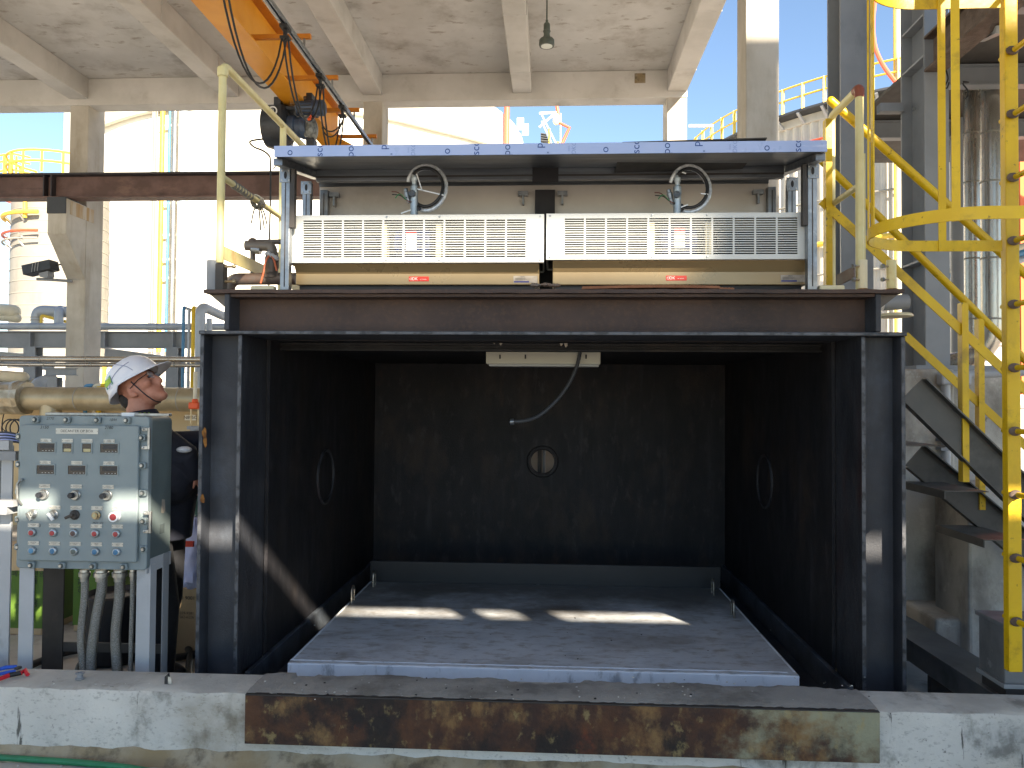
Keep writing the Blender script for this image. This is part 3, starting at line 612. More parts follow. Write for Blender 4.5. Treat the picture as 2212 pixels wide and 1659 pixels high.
# tan clad main and the wall behind it
Yt = 9.2; zt_ = W(250, 862, Yt).z; rr = .145
t = hpipe('tan_main_pipe', 'wide tan clad pipe behind the man at head height', 'pipe', [(W(58, 860, Yt).x, Yt, zt_), (2.0, Yt, zt_)], rr, 'tan_clad', .62, n=24)
x = W(110, 880, Yt).x
b = MB().cyl((x, Yt, zt_-.02), (x, Yt, .0), .12, .14, n=20); b.build('branch_pipe', 'tan_clad', t)
fo = thing('foil_wrap', 'crumpled foil-wrapped valve at the left end of the tan pipe', 'wrap', W(25, 890, Yt))
b = MB(); k = 14
for i in range(k):
    for j in range(12):
        q = W(-60+i*9, 858, Yt-.02); a = 2*math.pi*j/12; r = .19+.03*random.random(); b.v.append(V((q.x, q.y+math.cos(a)*r, zt_+.0+math.sin(a)*r)))
for i in range(k-1):
    for j in range(12): b.f.append((i*12+j, i*12+(j+1) % 12, (i+1)*12+(j+1) % 12, (i+1)*12+j))
b.f.append(tuple(range(12))); b.f.append(tuple(range((k-1)*12, k*12))); b.build('foil_jacket', 'foil', fo, smooth=False)
t = thing('foil_pipe', 'cream pipe under crinkled foil at the far left', 'pipe', W(40, 822, 13))
MB().tube([W(-60, 806, 13), W(50, 815, 13)], .095, 12).ell(W(50, 815, 13), (.1, .095, .095)).build('pipe_run', 'cream_pipe', t)
b = MB()
for i in range(24):
    q = W(-40+i*6, 829, 13.1); rr_ = .075+.02*random.random(); b.v += [V((q.x, q.y+math.cos(a)*rr_, q.z+math.sin(a)*rr_)) for a in [2*math.pi*j/8+.3*random.random() for j in range(8)]]
for i in range(23):
    for j in range(8): b.f.append((i*8+j, i*8+(j+1) % 8, (i+1)*8+(j+1) % 8, (i+1)*8+j))
b.build('foil_sleeve', 'foil', t, smooth=False)
t = thing('elbow_duct', 'light blue-grey duct elbow above the tan pipe', 'pipe', W(95, 838, 12.8))
MB().tube(rounded([W(70, 850, 12.6), W(86, 825, 12.8), W(120, 822, 13)], .3, 6), .11, 14).build('pipe_run', 'grey_pipe', t)
wl = thing('tan_wall', 'low tan painted wall with tag plates behind the tan pipe', 'wall', (W(200, 1000, 9.7).x, 9.7, 0))
ztw = W(250, 838, 9.7).z
MB().box((-9, 9.65, 0), (W(432, 900, 9.65).x+.4, 9.85, ztw)).build('wall_body', 'tan_wall', wl, smooth=False)
for s, u, v in (('N805A', 52, 886), ('N805B', 103, 886), ('N805C', 412, 902)):
    p = W(u, v, 9.645); MB().box((p.x-.075, 9.636, p.z-.035), (p.x+.075, 9.645, p.z+.035)).build('tag_plate', 'sign_white', wl, smooth=False)
    lettering(s, V((p.x, 9.635, p.z)), .042, 'ink', wl)
for u, m_, lab, rr in ((332, 'steel_blue', 'short dark blue drop pipe beside the white helmet', .022), (386, 'yellow_far', 'short yellow drop pipe left of the man', .024)):
    u = {332: 332-0, 386: 386}[u]
for u, m_, lab, rr in ((184, 'steel_blue', 'dark blue pipe with a bend against the tan wall', .025), (213, 'yellow', 'yellow pipe with a bend against the tan wall', .028), (204, 'cream_pipe', 'cream pipe with a bend against the tan wall', .028)):
    t = thing('drop_pipe', lab, 'pipe', W(u, 900, 9.5))
    MB().tube(rounded([W(u, 910, 9.55), W(u, 833, 9.55), W(u+16, 833, 9.55)], .05, 4), rr, 10).build('pipe_run', m_, t)
# upright pipes left of the chamber
Yq = 13.5
for u, m_, rr, vt, lab in ((397, 'steel_blue', .030, 664, 'thin blue standpipe left of the black chamber'), (409, 'grey_pipe', .028, 668, 'thin grey standpipe between the blue and yellow pipes'), (418, 'yellow', .034, 664, 'thin yellow standpipe left of the black chamber')):
    t = thing('standpipe', lab, 'pipe', (W(u, 700, Yq).x, Yq, 0))
    MB().tube(rounded([(W(u, 700, Yq).x, Yq, 0), W(u, vt, Yq), W(u+28, vt+10, Yq+1.5)], .08, 4), rr, 8).build('pipe_run', m_, t)
t = thing('grey_hairpin_pipe', 'thick pale grey pipe bending down beside the black chamber', 'pipe', (W(434, 700, Yq).x, Yq, 0))
MB().tube(rounded([(W(434, 800, Yq-.3).x, Yq-.3, 0), W(433, 660, Yq-.3), W(480, 682, Yq+.5), W(540, 700, Yq+2)], .2, 6), .085, 14).build('pipe_run', 'grey_pipe', t)
MB().cyl(W(452, 688, Yq), V((W(452, 900, Yq).x, Yq, 0)), .05, n=10).build('support_leg', 'grey_pipe', t)
wb = thing('low_building', 'low building with pale window panes beyond the pipe rack', 'building', (W(300, 800, 30).x, 30, 0))
p0, p1 = W(190, 835, 30), W(520, 755, 30)
MB().box((-26, 30, 0), (p1.x+2, 32, W(300, 798, 30).z)).build('building_wall', 'tank_white', wb, smooth=False)
MB().box((-26, 29.9, W(300, 812, 30).z-.9), (p1.x+2, 29.99, W(300, 812, 30).z-.2)).build('wall_band', 'clad_grey', wb, smooth=False)
for u in (225, 243, 335, 374): MB().box((W(u, 800, 29.8).x-.06, 29.75, 0), (W(u, 800, 29.8).x+.06, 29.87, W(u, 790, 29.8).z)).build('yellow_post', 'yellow_far', wb, smooth=False)
# red valve near the chamber
t = thing('orange_valve', 'orange-topped valve standing beside the tan pipe end', 'valve', W(421, 930, 8.9))
p = W(421, 880, 8.9)
MB().box(p+V((-.06, -.05, -.02)), p+V((.06, .05, .06))).cyl(p+V((0, 0, .05)), p+V((0, 0, .1)), .035).build('actuator', 'orange_cap', t, bevel=.015)
MB().cyl(p+V((0, 0, .1)), p+V((0, 0, .42)), .022).build('stem_tube', 'cream_pipe', t)
for dx in (-.045, .045): MB().cyl(p+V((dx, 0, -.22)), p+V((dx, 0, -.02)), .011, n=8).build('yoke_leg', 'brass', t)
MB().box(p+V((-.07, -.05, -.26)), p+V((.07, .05, -.22))).cyl(p+V((0, 0, -.9)), p+V((0, 0, -.26)), .05).build('valve_body', 'grey_paint', t)
# ================================================================== STEEL CHAMBER
YF = 4.0                                       # front of the chamber frame
def X(u, Y=YF, v=1000): return W(u, v, Y).x
def Z(v, Y=YF, u=1190): return W(u, v, Y).z
zTop = Z(716); zPlate = Z(626); zBeamT = Z(630)
xL0, xL1, xR0, xR1 = X(428), X(519), X(1861), X(1957)   # outer and inner post flanges
tf = .022; FD = .10                            # flange thickness and half-width
ch = thing('steel_chamber', 'big black steel chamber with an open front and sooty walls', 'chamber', (0, YF, 0))
def post(x0, x1, inner):
    MB().box((x0+tf, YF+FD, 0), (x1-tf, YF+FD+.014, zTop-.02)).build('post_web', 'black_steel', ch, smooth=False)
    for xa, io in ((x0, 0), (x1-tf, 1)):
        b = MB(); n = 18; zz = [zTop-.02-(zTop-.02)*k/n for k in range(n+1)]
        b.box((xa, YF, 0), (xa+tf, YF+.354, zTop-.021))
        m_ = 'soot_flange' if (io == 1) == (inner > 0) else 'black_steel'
        b.build('post_flange', m_, ch, smooth=False, bevel=.004)
        MB().box((xa+.002, YF-.0015, .02), (xa+tf-.002, YF+.001, zTop-.03)).build('worn_edge', 'black_edge', ch, smooth=False)
post(xL0, xL1, 1); post(xR0, xR1, -1)
# chips of rust on the outer left flange
for v, du in ((935, 0), (955, 2), (1078, -4)):
    p = W(437+du, v, YF-.002); b = MB(); k = 9
    b.prism([(p.x+.012+math.cos(2*math.pi*i/k)*.012*(.6+.6*random.random()), YF-.006, p.z+math.sin(2*math.pi*i/k)*.028*(.6+.6*random.random())) for i in range(k)], (0, .0045, 0))
    b.build('rust_chip', 'rust_flake', ch, smooth=False)
# head plate, header beam and top plate
MB().box((xL0-.004, YF-.012, zTop-.02), (xR1+.004, YF+.36, zTop)).build('head_flange', 'black_steel', ch, smooth=False, bevel=.004)
MB().box((xL0+.006, YF-.0135, zTop-.017), (xR1-.006, YF-.011, zTop-.004)).build('worn_edge', 'black_edge', ch, smooth=False)
xh0, xh1 = X(479), X(1905)
MB().box((xh0+.03, YF+.13, zTop+.003), (xh1-.03, YF+.15, zPlate-.021)).build('header_web', 'header_steel', ch, smooth=False)
for xa in (xh0, xh1-.028): MB().box((xa, YF-.002, zTop+.002), (xa+.028, YF+.30, zPlate-.02)).build('end_plate', 'black_steel', ch, smooth=False, bevel=.006)
MB().box((xh0+.028, YF+.01, zPlate-.035), (xh1-.028, YF+.30, zPlate-.0205)).build('header_flange', 'header_steel', ch, smooth=False)
xp0, xp1 = X(437), X(1952)
ztp = Z(620)
b = MB(); n = 60                               # thin rusty top plate with a slightly wavy lip
for i in range(n+1):
    x = xp0+(xp1-xp0)*i/n; w = .005*random.uniform(-1, 1)
    for (y, z) in ((YF-.02+w*.6, zPlate-.019+w*.4), (YF-.02+w*.6, zPlate+w*.5), (YF+1.1, zPlate), (YF+1.1, zPlate-.019)): b.v.append(V((x, y, z)))
for i in range(n):
    for j in range(4): b.f.append((4*i+j, 4*i+(j+1) % 4, 4*i+4+(j+1) % 4, 4*i+4+j))
b.f.append((3, 2, 1, 0)); b.f.append((4*n, 4*n+1, 4*n+2, 4*n+3)); b.build('top_plate', 'header_steel', ch, smooth=False)
for s, xa, xb in ((1, xp0+.005, xh0-.002), (-1, xp1-.005, xh1+.002)):
    MB().prism([(xa, YF+.05, zPlate-.02), (xb, YF+.05, zPlate-.02), (xb, YF+.05, zPlate-.10)], (0, .02, 0)).build('gusset', 'iron_pipe', ch, smooth=False)
# inner walls
XW0, XW1, YBK = xL1+.02, xR0-.02, 7.0
zf = -.25; zceil = zTop-.024
MB().box((XW0-.02, YF+.36, zf), (XW0, YBK, zceil)).build('side_wall', 'soot', ch, smooth=False)
MB().box((XW1, YF+.36, zf), (XW1+.02, YBK, zceil)).build('side_wall', 'soot', ch, smooth=False)
MB().box((xL0-.0, YF+.36, 0), (xL0+.012, YBK+.03, zceil)).build('outer_skin', 'black_steel', ch, smooth=False)
MB().box((xR1-.012, YF+.36, 0), (xR1, YBK+.03, zceil)).build('outer_skin', 'black_steel', ch, smooth=False)
MB().box((xL0, YF+.362, zceil), (xR1, YBK+.03, zceil+.02)).build('chamber_roof', 'soot', ch, smooth=False)
MB().box((XW0-.02, YF+.1, zf-.02), (XW1+.02, YBK+.03, zf)).build('pit_floor', 'soot', ch, smooth=False)
# back wall with a round port and an added plate behind it
pc = W(1172, 997, YBK); pr = .105; b = MB()
xa, xb, za, zb2 = XW0-.02, XW1+.02, zf, zceil
n = 48; dx, dz = (xb-xa), (zb2-za)
outer = []
for k in range(n):
    t = 2*math.pi*k/n; c, s = math.cos(t), math.sin(t)
    ks = []
    if c > 1e-6: ks.append((xb-pc.x)/c)
    if c < -1e-6: ks.append((xa-pc.x)/c)
    if s > 1e-6: ks.append((zb2-pc.z)/s)
    if s < -1e-6: ks.append((za-pc.z)/s)
    kk = min(ks); outer.append((pc.x+c*kk, pc.z+s*kk))
for y in (YBK, YBK+.012):
    for k in range(n):
        t = 2*math.pi*k/n; b.v.append(V((pc.x+math.cos(t)*pr, y, pc.z+math.sin(t)*pr))); b.v.append(V((outer[k][0], y, outer[k][1])))
for k in range(n):
    k2 = (k+1) % n
    b.f.append((2*k, 2*k+1, 2*k2+1, 2*k2)); b.f.append((2*n+2*k, 2*n+2*k2, 2*n+2*k2+1, 2*n+2*k+1)); b.f.append((2*k, 2*k2, 2*n+2*k2, 2*n+2*k))
for (cx_, cz_) in ((xa, za), (xa, zb2), (xb, za), (xb, zb2)):       # corners left over by the ray fan
    near = sorted(range(n), key=lambda k: (outer[k][0]-cx_)**2+(outer[k][1]-cz_)**2)[:2]
    b.add([(outer[near[0]][0], YBK, outer[near[0]][1]), (outer[near[1]][0], YBK, outer[near[1]][1]), (cx_, YBK, cz_)], [(0, 1, 2)])
b.build('back_wall', 'soot', ch, smooth=False)
MB().lathe([(pr, 0), (pr, .012), (pr+.055, .012), (pr+.055, 0)], (pc.x, YBK-.001, pc.z), (0, -1, 0), 32)
rg = MB(); rg.tube(arc((pc.x, YBK-.001, pc.z), (1, 0, 0), (0, 0, 1), pr+.022, 0, 2*math.pi*31/32, 31), .018, 6, closed=True); rg.build('port_collar', 'soot', ch)
MB().box((pc.x-.5, YBK+.5, pc.z-.5), (pc.x+.5, YBK+.52, pc.z+.5)).build('port_backing', 'port_back', ch, smooth=False)  # plate added behind the port to hide the sunlit view
MB().cyl((pc.x+.012, YBK+.25, pc.z-.4), (pc.x+.012, YBK+.25, pc.z+.4), .014, n=8).build('port_rod', 'galvanised', ch)
MB().cyl((pc.x-.03, YBK+.27, pc.z-.4), (pc.x-.03, YBK+.27, pc.z+.4), .02, n=8).build('port_rod', 'dark_steel', ch)
# ring scars of side ports
for xw, u, v, sg in ((XW0, 703, 1030, 1), (XW1, 1652, 1040, -1)):
    p = WX(u, v, xw+sg*.004)
    rg = MB(); rg.tube(arc((xw+sg*.006, p.y, p.z), (0, 1, 0), (0, 0, 1), .19, 0, 2*math.pi*31/32, 31), [.010]*32, 6, closed=True); rg.build('port_collar', 'soot_flange', ch)
    MB().lathe([(.17, 0), (.17, .006), (.02, .006)], (xw, p.y, p.z), (sg, 0, 0), 28).build('port_cover', 'soot', ch)
# ledges along the foot of the side walls
for xw, sg, u, v in ((XW0, 1, 540, 1440), (XW1, -1, 1752, 1440)):
    z = WX(u, v, xw+sg*.03).z if False else Z(1446, 4.2)
    MB().box((xw, YF+.05, zf+.002), (xw+sg*.03, YBK-.002, z)).build('wall_ledge', 'ledge', ch, smooth=False, bevel=.006)
    MB().box((xw+sg*.031, YF+.05, zf+.002), (xw+sg*.12, YBK-.002, z-.14)).build('floor_angle', 'black_steel', ch, smooth=False, bevel=.006)
# stiffener beams under the chamber roof
for y, d in ((4.55, .045),):
    MB().ibeam((XW0, y, zceil-d/2-.001), (XW1, y, zceil-d/2-.001), d, .08, .01, .012).build('roof_rib', 'soot', ch, smooth=False)
for u, v in ((1068, 738), (1082, 741), (1212, 742), (1455, 737), (1222, 745)):
    p = W(u, v, 4.52); b = MB(); b.prism([(p.x-.01, 4.49, p.z+.015), (p.x+.008, 4.49, p.z+.014), (p.x+.011, 4.49, p.z-.006), (p.x, 4.49, p.z-.018), (p.x-.008, 4.49, p.z-.004)], (0, .004, 0)); b.build('paint_flake', 'sticker_grey', ch, smooth=False)

# lamp box and loose conduit in the chamber
YL = 5.0
lb = thing('light_box', 'dusty pale rectangular light box under the chamber roof', 'light', W(1173, 790, YL))
a, c = W(1050, 790, YL), W(1297, 757, YL)
MB().box((a.x, YL-.02, a.z+.012), (c.x, YL+.14, c.z)).build('lamp_housing', 'dust_box', lb, smooth=False, bevel=.006)
MB().box((a.x+.02, YL, a.z-.002), (c.x-.01, YL+.12, a.z+.011)).build('lamp_cover', 'clad_grey', lb, smooth=False)
for u in (1080, 1135, 1266): p = W(u, 770, YL-.022); MB().box((p.x-.005, YL-.024, p.z-.015), (p.x+.005, YL-.021, p.z+.012)).build('dirt_mark', 'soot', lb, smooth=False)
fc = thing('flexible_conduit', 'grey flexible conduit hanging loose from the light box', 'conduit', W(1105, 915, YL-.05))
pts = smooth_path([W(1254, 757, YL-.05), W(1243, 800, YL-.05), W(1215, 850, YL-.06), W(1172, 893, YL-.06), W(1138, 908, YL-.05), W(1106, 911, YL-.05)], 14)
b = MB(); b.tube(pts, [.0125 if i % 2 else .0105 for i in range(len(pts))], 10); b.build('corrugated_tube', 'dark_cap', fc)
MB().lathe([(.019, -.012), (.02, .012)], pts[-1], (1, 0, .1), 12).build('end_ferrule', 'galvanised', fc)

# ------------------------------------------------------------------ cover plate over the pit
cp = thing('pit_cover', 'blue-grey steel pit cover plate with four lifting rings inside the chamber', 'cover', (0, 4.2, 0))
YP0, YP1 = 4.12, 6.0
zp = W(619, 1431, YP0).z
xa, xb = W(621, 1440, YP0).x, W(1727, 1440, YP0).x
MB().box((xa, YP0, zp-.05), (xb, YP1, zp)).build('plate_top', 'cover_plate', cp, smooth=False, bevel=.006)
MB().box((xa+.001, YP0-.004, zp-.2), (xb-.001, YP0+.012, zp-.004)).build('front_lip', 'cover_edge', cp, smooth=False, bevel=.003)
MB().box((xa+.002, YP0+.04, zp-.004), (xb-.05, YP0+.046, zp+.0025)).build('weld_seam', 'cover_edge', cp, smooth=False)
MB().box((xa, YP1+.002, zp-.1), (xb, YP1+.02, zp+.16)).build('back_lip', 'cover_back_shade', cp, smooth=False, bevel=.004)
for xq in (xa+.006, xb-.016): MB().box((xq, YP0+.05, zp+.0003), (xq+.01, YP1-.02, zp+.0035)).build('side_bead', 'cover_edge', cp, smooth=False)
xm = (xa+xb)/2-.04
MB().box((xm-.012, YP0+.06, zp-.01), (xm+.012, YP1, zp+.002)).build('centre_joint', 'cover_plate', cp, smooth=False)
for u, v, y in ((762, 1300, None), (808, 1265, None), (1583, 1332, None), (1540, 1283, None)):
    p = WZ(u, v, zp); x = p.x
    b = MB(); b.tube([(x-.0, p.y-.035, zp-.01)]+arc((x, p.y, zp+.075), (0, -1, 0), (0, 0, 1), .035, 0, math.pi, 8)+[(x, p.y+.035, zp-.01)], .008, 8)
    b.build('lifting_ring', 'lift_ring', cp)

# ------------------------------------------------------------------ kerb, sill and rusted plate
YK = 3.45
zk = W(300, 1489, YK).z
kb = thing('concrete_kerb', 'white painted concrete kerb wall, chipped and stained, across the front', 'kerb', (0, YK, 0))
b = MB(); n = 140; prof = [(0, -.05), (.0, zk-.035), (.012, zk-.012), (.035, zk), (.21, zk+.004), (.22, -.05)]
for i in range(n+1):
    x = -4.5+9*i/n
    for j, (y, z) in enumerate(prof):
        jit = .004 if 0 < j < 4 else 0
        b.v.append(V((x, YK+y+random.uniform(-jit, jit), z+random.uniform(-jit, jit))))
for i in range(n):
    for j in range(5): b.f.append((6*i+j, 6*i+6+j, 6*i+7+j, 6*i+1+j))
bo = b.build('kerb_body', 'kerb_paint', kb); bo.data.materials.append(MAT['kerb_top'])
for pl in bo.data.polygons:
    if pl.normal.z > .6: pl.material_index = 1
b = MB(); n = 90
for i in range(n+1):
    x = -4.5+9*i/n; r = random.uniform(.0, .012)
    b.v += [V((x, YK-.055-r*2, .001)), V((x, YK-.016-r*.5, .028+r)), V((x, YK+.004, .055+r*1.5))]
for i in range(n):
    for j in range(2): b.f.append((3*i+j, 3*i+3+j, 3*i+4+j, 3*i+1+j))
b.build('mortar_fillet', 'kerb_foot', kb)
# sill: rough mortar strip with a ragged back edge
xs0, xs1 = W(532, 1494, YK-.03).x, W(1898, 1530, YK-.03).x
zs = W(1190, 1512, YK-.03).z
sl = thing('mortar_sill', 'dark rough mortar sill on the kerb before the chamber opening', 'sill', ((xs0+xs1)/2, YK, zs-.05))
b = MB(); n = 120; back = YK+.225
for i in range(n+1):
    t = i/n; x = xs0+(xs1-xs0)*t
    bk = back+.012*math.sin(t*37)+random.uniform(-.006, .006)-(.03 if .42 < t < .55 else 0)-(.05 if .09 > t > .05 else 0)
    for j in range(7): b.v.append(V((x, YK-.028+(bk-YK+.028)*j/6, zs+random.uniform(-.0025, .0025)-(.006 if j in (0, 6) else 0))))
    b.v.append(V((x, bk, zs-.1))); b.v.append(V((x, YK-.028, zs-.03)))
for i in range(n):
    for j in range(9): b.f.append((9*i+j, 9*i+(j+1) % 9, 9*i+9+(j+1) % 9, 9*i+9+j))
b.f.append(tuple(range(9))); b.f.append(tuple(range(9*n, 9*n+9)))
b.build('mortar_bed', 'sill_concrete', sl)
rp_ = thing('rusted_plate', 'long rusted steel plate fixed on the kerb front', 'plate', ((xs0+xs1)/2, YK-.04, 0))
zr1, zr0_ = W(530, 1497, YK-.035).z, W(530, 1605, YK-.035).z
xsm = W(1620, 1500, YK-.04).x
b = MB(); n = 100
MB().box((xs0, YK-.045, zr0_), (xs1, YK-.003, zr1-.006)).build('plate_body', 'rust_plate', rp_, smooth=False, bevel=.004)
MB().box((xs0+.002, YK-.047, zr1-.0055), (xs1-.002, YK-.02, zr1-.001)).build('plate_edge', 'dark_steel', rp_, smooth=False)

# ================================================================== AIR CURTAINS
def grille(x0, x1, z0, z1, y, parent, nc=11, nr=16):
    b = MB(); W_, H_ = x1-x0, z1-z0
    mx_, mz = .055*W_/.75*.9, .098*H_
    xs = [x0]; zs_ = [z0]
    cw = (W_-2*mx_)/nc; cg = cw*.085
    for i in range(nc): xs += [x0+mx_+i*cw+cg/2, x0+mx_+(i+1)*cw-cg/2]
    xs.append(x1); rh = (H_-2*mz)/nr; g = rh*.40
    for j in range(nr): zs_ += [z0+mz+j*rh+g/2, z0+mz+(j+1)*rh-g/2]
    zs_.append(z1); nx, nzz = len(xs), len(zs_); th = .004
    for yy in (y, y+th):
        for z in zs_:
            for x in xs: b.v.append(V((x, yy, z)))
    def id(i, j, k): return k*nx*nzz+j*nx+i
    hole = lambda i, j: 0 <= i < nx-1 and 0 <= j < nzz-1 and i % 2 == 1 and j % 2 == 1
    solid = lambda i, j: 0 <= i < nx-1 and 0 <= j < nzz-1 and not hole(i, j)
    for j in range(nzz-1):
        for i in range(nx-1):
            if solid(i, j):
                b.f.append((id(i, j, 0), id(i+1, j, 0), id(i+1, j+1, 0), id(i, j+1, 0)))
            else:
                for (p, q) in (((i, j), (i+1, j)), ((i+1, j), (i+1, j+1)), ((i+1, j+1), (i, j+1)), ((i, j+1), (i, j))):
                    b.f.append((id(*p, 0), id(*q, 0), id(*q, 1), id(*p, 1)))
    return b.build('grille_panel', 'cream_panel', parent, smooth=False)
YA = 4.08
def air_curtain(u0, u1, vt, vb, vend, lab, motor_u, bright):
    x0, x1 = W(u0, 515, YA).x, W(u1, 515, YA).x; um = (u0+u1)/2
    zt, zb = W(um, vt, YA).z, W(um, vb, YA).z; ze = max(W(um, vend, YA).z, zPlate+.035)
    t = thing('air_curtain', lab, 'air curtain', ((x0+x1)/2, YA, zPlate))
    g = grille(x0, x1, zt, zb, YA, t) if zt < zb else grille(x0, x1, zb, zt, YA, t)
    dp = .34
    MB().box((x0, YA+.0045, zt-.004), (x1, YA+dp, zt)).box((x0, YA+.0045, zb), (x1, YA+.03, zb+.004)).box((x0, YA+.0045, zb+.0045), (x0+.004, YA+dp, zt-.0045)).box((x1-.004, YA+.0045, zb+.0045), (x1, YA+dp, zt-.0045)).box((x0+.0045, YA+dp-.004, zb), (x1-.0045, YA+dp, zt-.0045)).build('case', 'cream_panel', t, smooth=False)
    # tapering discharge body under the grille
    i = .03; h = (zb-ze)
    prof = [(YA+.03, zb-.0005), (YA+.07, zb-h*.45), (YA+.07, ze), (YA+.24, ze), (YA+.26, zb-h*.45), (YA+dp-.005, zb-.0005)]
    MB().prism([V((x0+.035, y, z)) for y, z in prof], (x1-x0-.06, 0, 0)).build('discharge_body', 'cream_body', t, smooth=False, bevel=.004)
    MB().box((x0+.05, YA+.09, zPlate+.004), (x1-.05, YA+.23, ze-.001)).build('nozzle_strip', 'dark_inside', t, smooth=False)
    # what shows through the slots: fan wheels, motor, partition plates
    mz = (zt+zb)/2; mxx = W(motor_u, 510, YA+.12).x; mh = (zt-zb)
    MB().box((x0+.01, YA+.30, zb+.005), (x1-.01, YA+.31, zt-.005)).build('back_plate', 'dark_inside', t, smooth=False)
    MB().box((x0+.01, YA+.10, zt-mh*.30), (x1-.01, YA+.29, zt-.006)).build('top_baffle', 'baffle', t, smooth=False)
    mo = MB().lathe([(.05, -.1), (.095, -.095), (.1, -.08), (.1, .08), (.095, .095), (.05, .1)], (mxx, YA+.14, mz-.01), (1, 0, 0), 24).build('motor', 'motor_blue', t)
    MB().box((mxx-.03, YA+.034, mz-.06), (mxx+.028, YA+.0365, mz+.05)).build('motor_plate', 'sticker_white', mo, smooth=False)
    MB().box((mxx-.03, YA+.0325, mz+.036), (mxx+.028, YA+.0338, mz+.05)).build('motor_plate_head', 'sticker_red', mo, smooth=False)
    for dx in (-.15, .15): MB().box((mxx+dx-.016, YA+.03, zb+.01), (mxx+dx+.016, YA+.10, zt-mh*.16)).build('motor_bracket', 'cream_strip', t, smooth=False)
    for (fa, fb) in ((x0+.04, mxx-.2), (mxx+.2, x1-.04)):
        b = MB(); n = 26; fz = mz-.025
        for k in range(n):
            a = 2*math.pi*k/n; q = V((0, math.cos(a)*.075, math.sin(a)*.075)); q0 = V((fa, YA+.13, fz))+q; q1 = V((fb, YA+.13, fz))+V((0, math.cos(a+.25)*.075, math.sin(a+.25)*.075))
            b.bar(q0, q1, .014, .003, (0, math.cos(a+.7), math.sin(a+.7)))
        for k in range(5):
            xx = fa+(fb-fa)*k/4; b.lathe([(.05, -.002), (.08, -.002), (.08, .002), (.05, .002)], (xx, YA+.13, fz), (1, 0, 0), 20)
        stuff(b.build('fan_wheel', 'blower', t, smooth=False))
    for (fx, fz_) in [(x0+.02, zt-.012), (x0+.02, zb+.012), (x1-.02, zt-.012), (x1-.02, zb+.012)]+[(x0+(x1-x0)*k, z) for k in (.395, .60) for z in (zt-.012, zb+.012)]:
        MB().lathe([(.0035, .0), (.0055, .001), (.0055, .003), (.003, .0035)], (fx, YA, fz_), (0, -1, 0), 10).build('screw', 'zinc', t)
    yb = YA+.0695; zl = (ze+zb-h*.45)/2+.002
    p = W(motor_u-2 if bright else motor_u+10, 598, yb)
    MB().box((p.x-.055, yb-.0012, zl-.013), (p.x+.055, yb-.0002, zl+.013)).build('brand_label', 'sticker_red', t, smooth=False)
    lettering('DK', V((p.x-.022, yb-.0014, zl)), .016, 'sticker_white', t, ex=.0003)
    lettering('air curtain', V((p.x+.024, yb-.0014, zl-.002)), .006, 'sticker_white', t, ex=.0003)
    rg = MB(); rg.tube(arc((p.x-.044, yb-.0014, zl), (1, 0, 0), (0, 0, 1), .006, 0, 2*math.pi*15/16, 15), .0012, 5, closed=True); rg.build('label_emblem', 'sticker_white', t)
    q = x1-.10; MB().box((q-.065, yb-.0012, zl-.022), (q+.065, yb-.0002, zl+.016)).build('rating_plate', 'sticker_grey', t, smooth=False)
    MB().box((q-.062, yb-.0018, zl-.020), (q+.02, yb-.00125, zl-.012)).build('rating_strip', 'sticker_blue', t, smooth=False)
    lettering('AIRVIS', V((q-.015, yb-.0013, zl+.010)), .006, 'ink', t, ex=.0003)
    for k in range(4): MB().box((q-.055, yb-.0016, zl-.008+k*.0035), (q+.0+.008*(k % 2), yb-.00125, zl-.0068+k*.0035)).build('print_line', 'ink', t, smooth=False)
    return t, zt
_, zac = air_curtain(617, 1175, 464, 567, 611, 'cream louvred air curtain on the left, with shaded grille', 895, False)
air_curtain(1180, 1764, 460, 560, 611, 'cream louvred air curtain on the right, its body lit warm', 1463, True)

